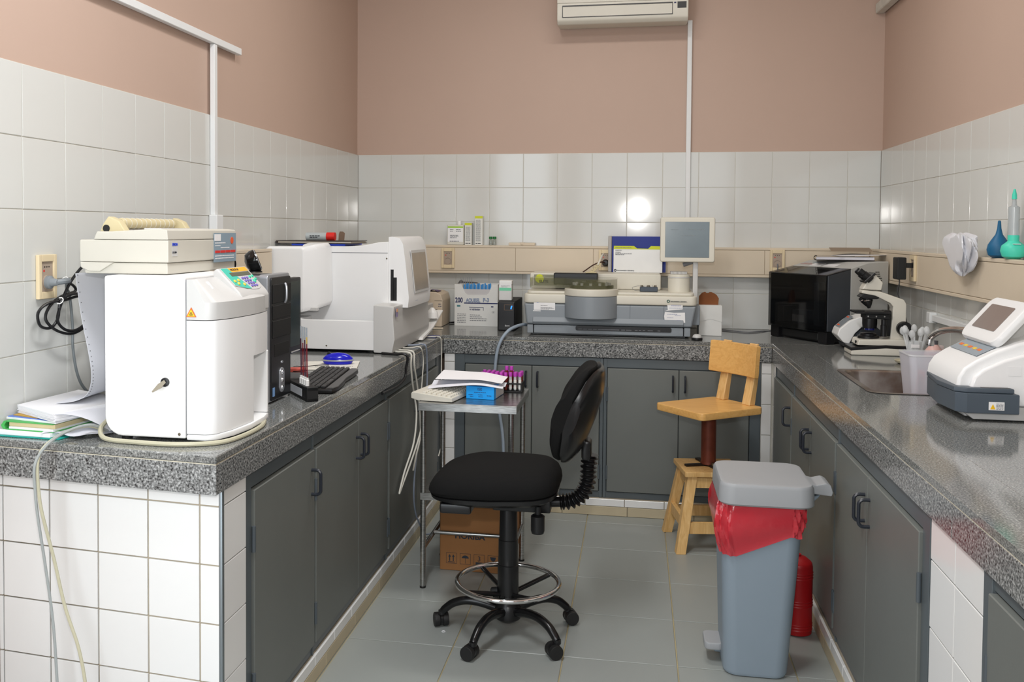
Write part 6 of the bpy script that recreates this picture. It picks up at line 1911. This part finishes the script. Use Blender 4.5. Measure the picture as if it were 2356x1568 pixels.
for z, h in ((.285, .045), (.085, .050)):
    f = bt_ + (tp_ - bt_) * (z + h / 2) / .338
    cs = [(-f, -f), (f, -f), (f, f), (-f, f)]
    for i in range(4):
        p, q = Vector(cs[i]), Vector(cs[(i + 1) % 4])
        d = (q - p).normalized() * .019
        part('rail', rail(tuple(p + d), tuple(q - d), z + (.0 if i % 2 == 0 else (.02 if z < .2 else 0)), h), 'wood2', t)
part('base_top', G().box(-.135, .135, -.135, .135, .338, .362, .004, 2, Mx=b9), 'wood2', t)
for k in range(4):
    part('steel_bracket', G().box(-.012, .115, -.013, .013, .362, .372, .002, 1, Mx=Matrix.Rotation(R(22 + 90 * k), 4, 'Z')), mat('blackened steel %d' % k, (60, 54, 50), .4, metal=.8), t)
part('column', G().lathe([(.036, .370), (.036, .380), (.034, .384), (.034, .612), (0, .612)], n=28), 'rust', t)
part('column_bolt', G().cyl((.02, -.045, .372), (.02, -.045, .384), .010, n=10), 'brass', t)
s39 = Matrix.Rotation(R(38.7), 4, 'Z')
part('seat', G().prism(rrect(-.19, .185, -.160, .160, .025, 4), 'z', .612, .646, .006, 2, Mx=s39, only_caps=True), 'wood', t)
for y in (-.085, .085):
    g = G().prism([(.142, .646), (.180, .646), (.205, .80), (.200, .93), (.186, .93), (.178, .80)], 'y', y - .025, y + .025, .003, 1, Mx=s39)
    part('back_post', g, 'wood2', t)
bo = []
for i in range(9):
    u = -1 + 2 * i / 8
    bo.append((.178 - .030 * (1 - u * u) * -1 - .030, .150 * u))
ri = [(x - .016, y) for x, y in bo]
ou = [(x + .008, y) for x, y in bo][::-1]
tilt = s39 @ Matrix.Translation((0, 0, .79)) @ Matrix.Rotation(R(5), 4, 'Y')
part('back_board', G().prism(ri + ou, 'z', 0, .150, .006, 2, Mx=tilt, only_caps=True), 'wood', t)

# ================================================================ pedal bin with a red liner
M['bin'] = mat('blue grey plastic', (136, 150, 162), .45, var=.02)
M['binl'] = mat('mid grey plastic lid', (156, 159, 162), .45, var=.02)
M['liner'] = mat('red plastic liner', (212, 44, 58), .18, alpha=.80, spec=.8, bump=.9, bscale=34)
t = thing('pedal_bin', 'tall blue-grey pedal bin with a grey lid and a red liner', 'bin')


def binring(cx, cy, hx, hy, z, r=.045):
    return [(x, y, z) for x, y in rrect(cx - hx, cx + hx, cy - hy, cy + hy, r, 6)]


part('body', G().loft([binring(1.858, -2.270, .098, .118, .003), binring(1.858, -2.270, .102, .122, .014), binring(1.868, -2.285, .130, .150, .585), binring(1.868, -2.285, .120, .140, .585), binring(1.868, -2.285, .118, .138, .45)]), 'bin', t)
part('lid', G().loft([binring(1.876, -2.300, .143, .165, .582, .05), binring(1.876, -2.300, .148, .170, .588, .05), binring(1.876, -2.300, .146, .168, .640, .05), binring(1.876, -2.300, .140, .162, .650, .048), binring(1.876, -2.300, .128, .150, .653, .042)]), 'binl', t)
g = G().prism([(2.018, .606), (2.060, .602), (2.088, .600), (2.092, .612), (2.086, .634), (2.070, .642), (2.04, .634), (2.018, .640)], 'y', -2.36, -2.25, .004, 2)
part('lid_handle', g, 'binl', t)
part('hinge_bracket', G().prism([(1.99, .578), (2.055, .600), (2.05, .590), (2.0, .545)], 'y', -2.345, -2.265, .002, 1), 'bin', t)
part('pedal', G().rbox(1.700, 1.765, -2.31, -2.20, .045, .070, .02, 5, .006), 'binl', t)
part('pedal_arm', G().box(1.735, 1.78, -2.28, -2.23, .028, .05, .003, 1), 'bin', t)
bl = []
for z, off in ((.588, -.004), (.570, .006), (.545, .010), (.52, .012), (.49, .010)):
    pass
NB = 64


def liner_ring(k):
    out = []
    for i in range(NB):
        f = i / NB
        base = rrect(1.868 - .131, 1.868 + .131, -2.285 - .151, -2.285 + .151, .046, 15)
        p = base[i * len(base) // NB]
        x, y = p
        dx, dy = x - 1.868, y + 2.285
        L = math.hypot(dx, dy)
        # hem hangs deepest at the near pedal-side corner, highest on the handle side
        depth = .165 * (.5 - .5 * dx / .131) * (.62 + .38 * (-dy / .151)) + .085
        depth = max(.07, min(.175, depth + .012 * math.sin(5 * f * 2 * math.pi)))
        puff = (.004 + .022 * math.sin(math.pi * min(1, k * 1.05)) * (.5 - .5 * dx / .131) + .004 * math.sin(11 * f * 2 * math.pi + 5 * k) + .003 * math.sin(23 * f * 6.28 - 9 * k)) + .003
        z = .584 - depth * k
        sh = (.130 + (.102 - .130) * (.585 - z) / .57) / .130
        out.append((1.868 + dx * sh + dx / L * puff, -2.285 + dy * sh + dy / L * puff, z))
    return out


part('liner', G().loft([liner_ring(k / 12) for k in range(13)] , caps=False), 'liner', t)

# ---- red canister behind it
t = thing('red_canister', 'ribbed red canister on the floor between the bin and the cabinets', 'canister')
M['redc'] = mat('red plastic canister', (176, 22, 28), .4)
pr_ = [(.048, .001), (.052, .004)]
for zb in (.02, .03, .04, .105, .115, .125, .205, .215, .225):
    pr_ += [(.0525, zb - .003), (.0545, zb), (.0525, zb + .003)]
pr_ += [(.0525, .245), (.050, .256), (.046, .262), (.030, .275), (.012, .28), (0, .28)]
part('body', G().lathe(pr_, (2.048, -1.985, 0), 34), 'redc', t)
part('lid_knob', G().lathe([(.012, .278), (.012, .286), (0, .288)], (2.048, -1.985, 0), 16), 'redc', t)
single('paper_scrap', G().torus((0, 0, .0012), .006, .0012, 16, 4), 'paper', 'tiny white paper ring on the floor by the chair castor', 'scrap', loc=(.79, -2.24, .0))


# ---------------------------------------------------------------- put each thing's origin at its base
def settle():
    bpy.context.view_layer.update()
    for o in [o for o in COL.objects if o.parent is None and o.get('category')]:
        if o.location.length > 1e-9 or o.rotation_euler.z != 0 or o.rotation_euler.x != 0 or o.rotation_euler.y != 0:
            continue
        pts = []
        def walk(q):
            if q.type == 'MESH':
                pts.extend(q.matrix_world @ Vector(c) for c in q.bound_box)
            for c in q.children:
                walk(c)
        walk(o)
        if not pts:
            continue
        b = Vector(((min(p.x for p in pts) + max(p.x for p in pts)) / 2, (min(p.y for p in pts) + max(p.y for p in pts)) / 2, min(p.z for p in pts)))
        if o.type == 'MESH' and o.data.users == 1:
            o.data.transform(Matrix.Translation(-b))
            o.location = b
            for c in o.children:
                c.location = c.location - b
        elif o.type == 'EMPTY':
            o.location = b
            for c in o.children:
                c.location = c.location - b


settle()
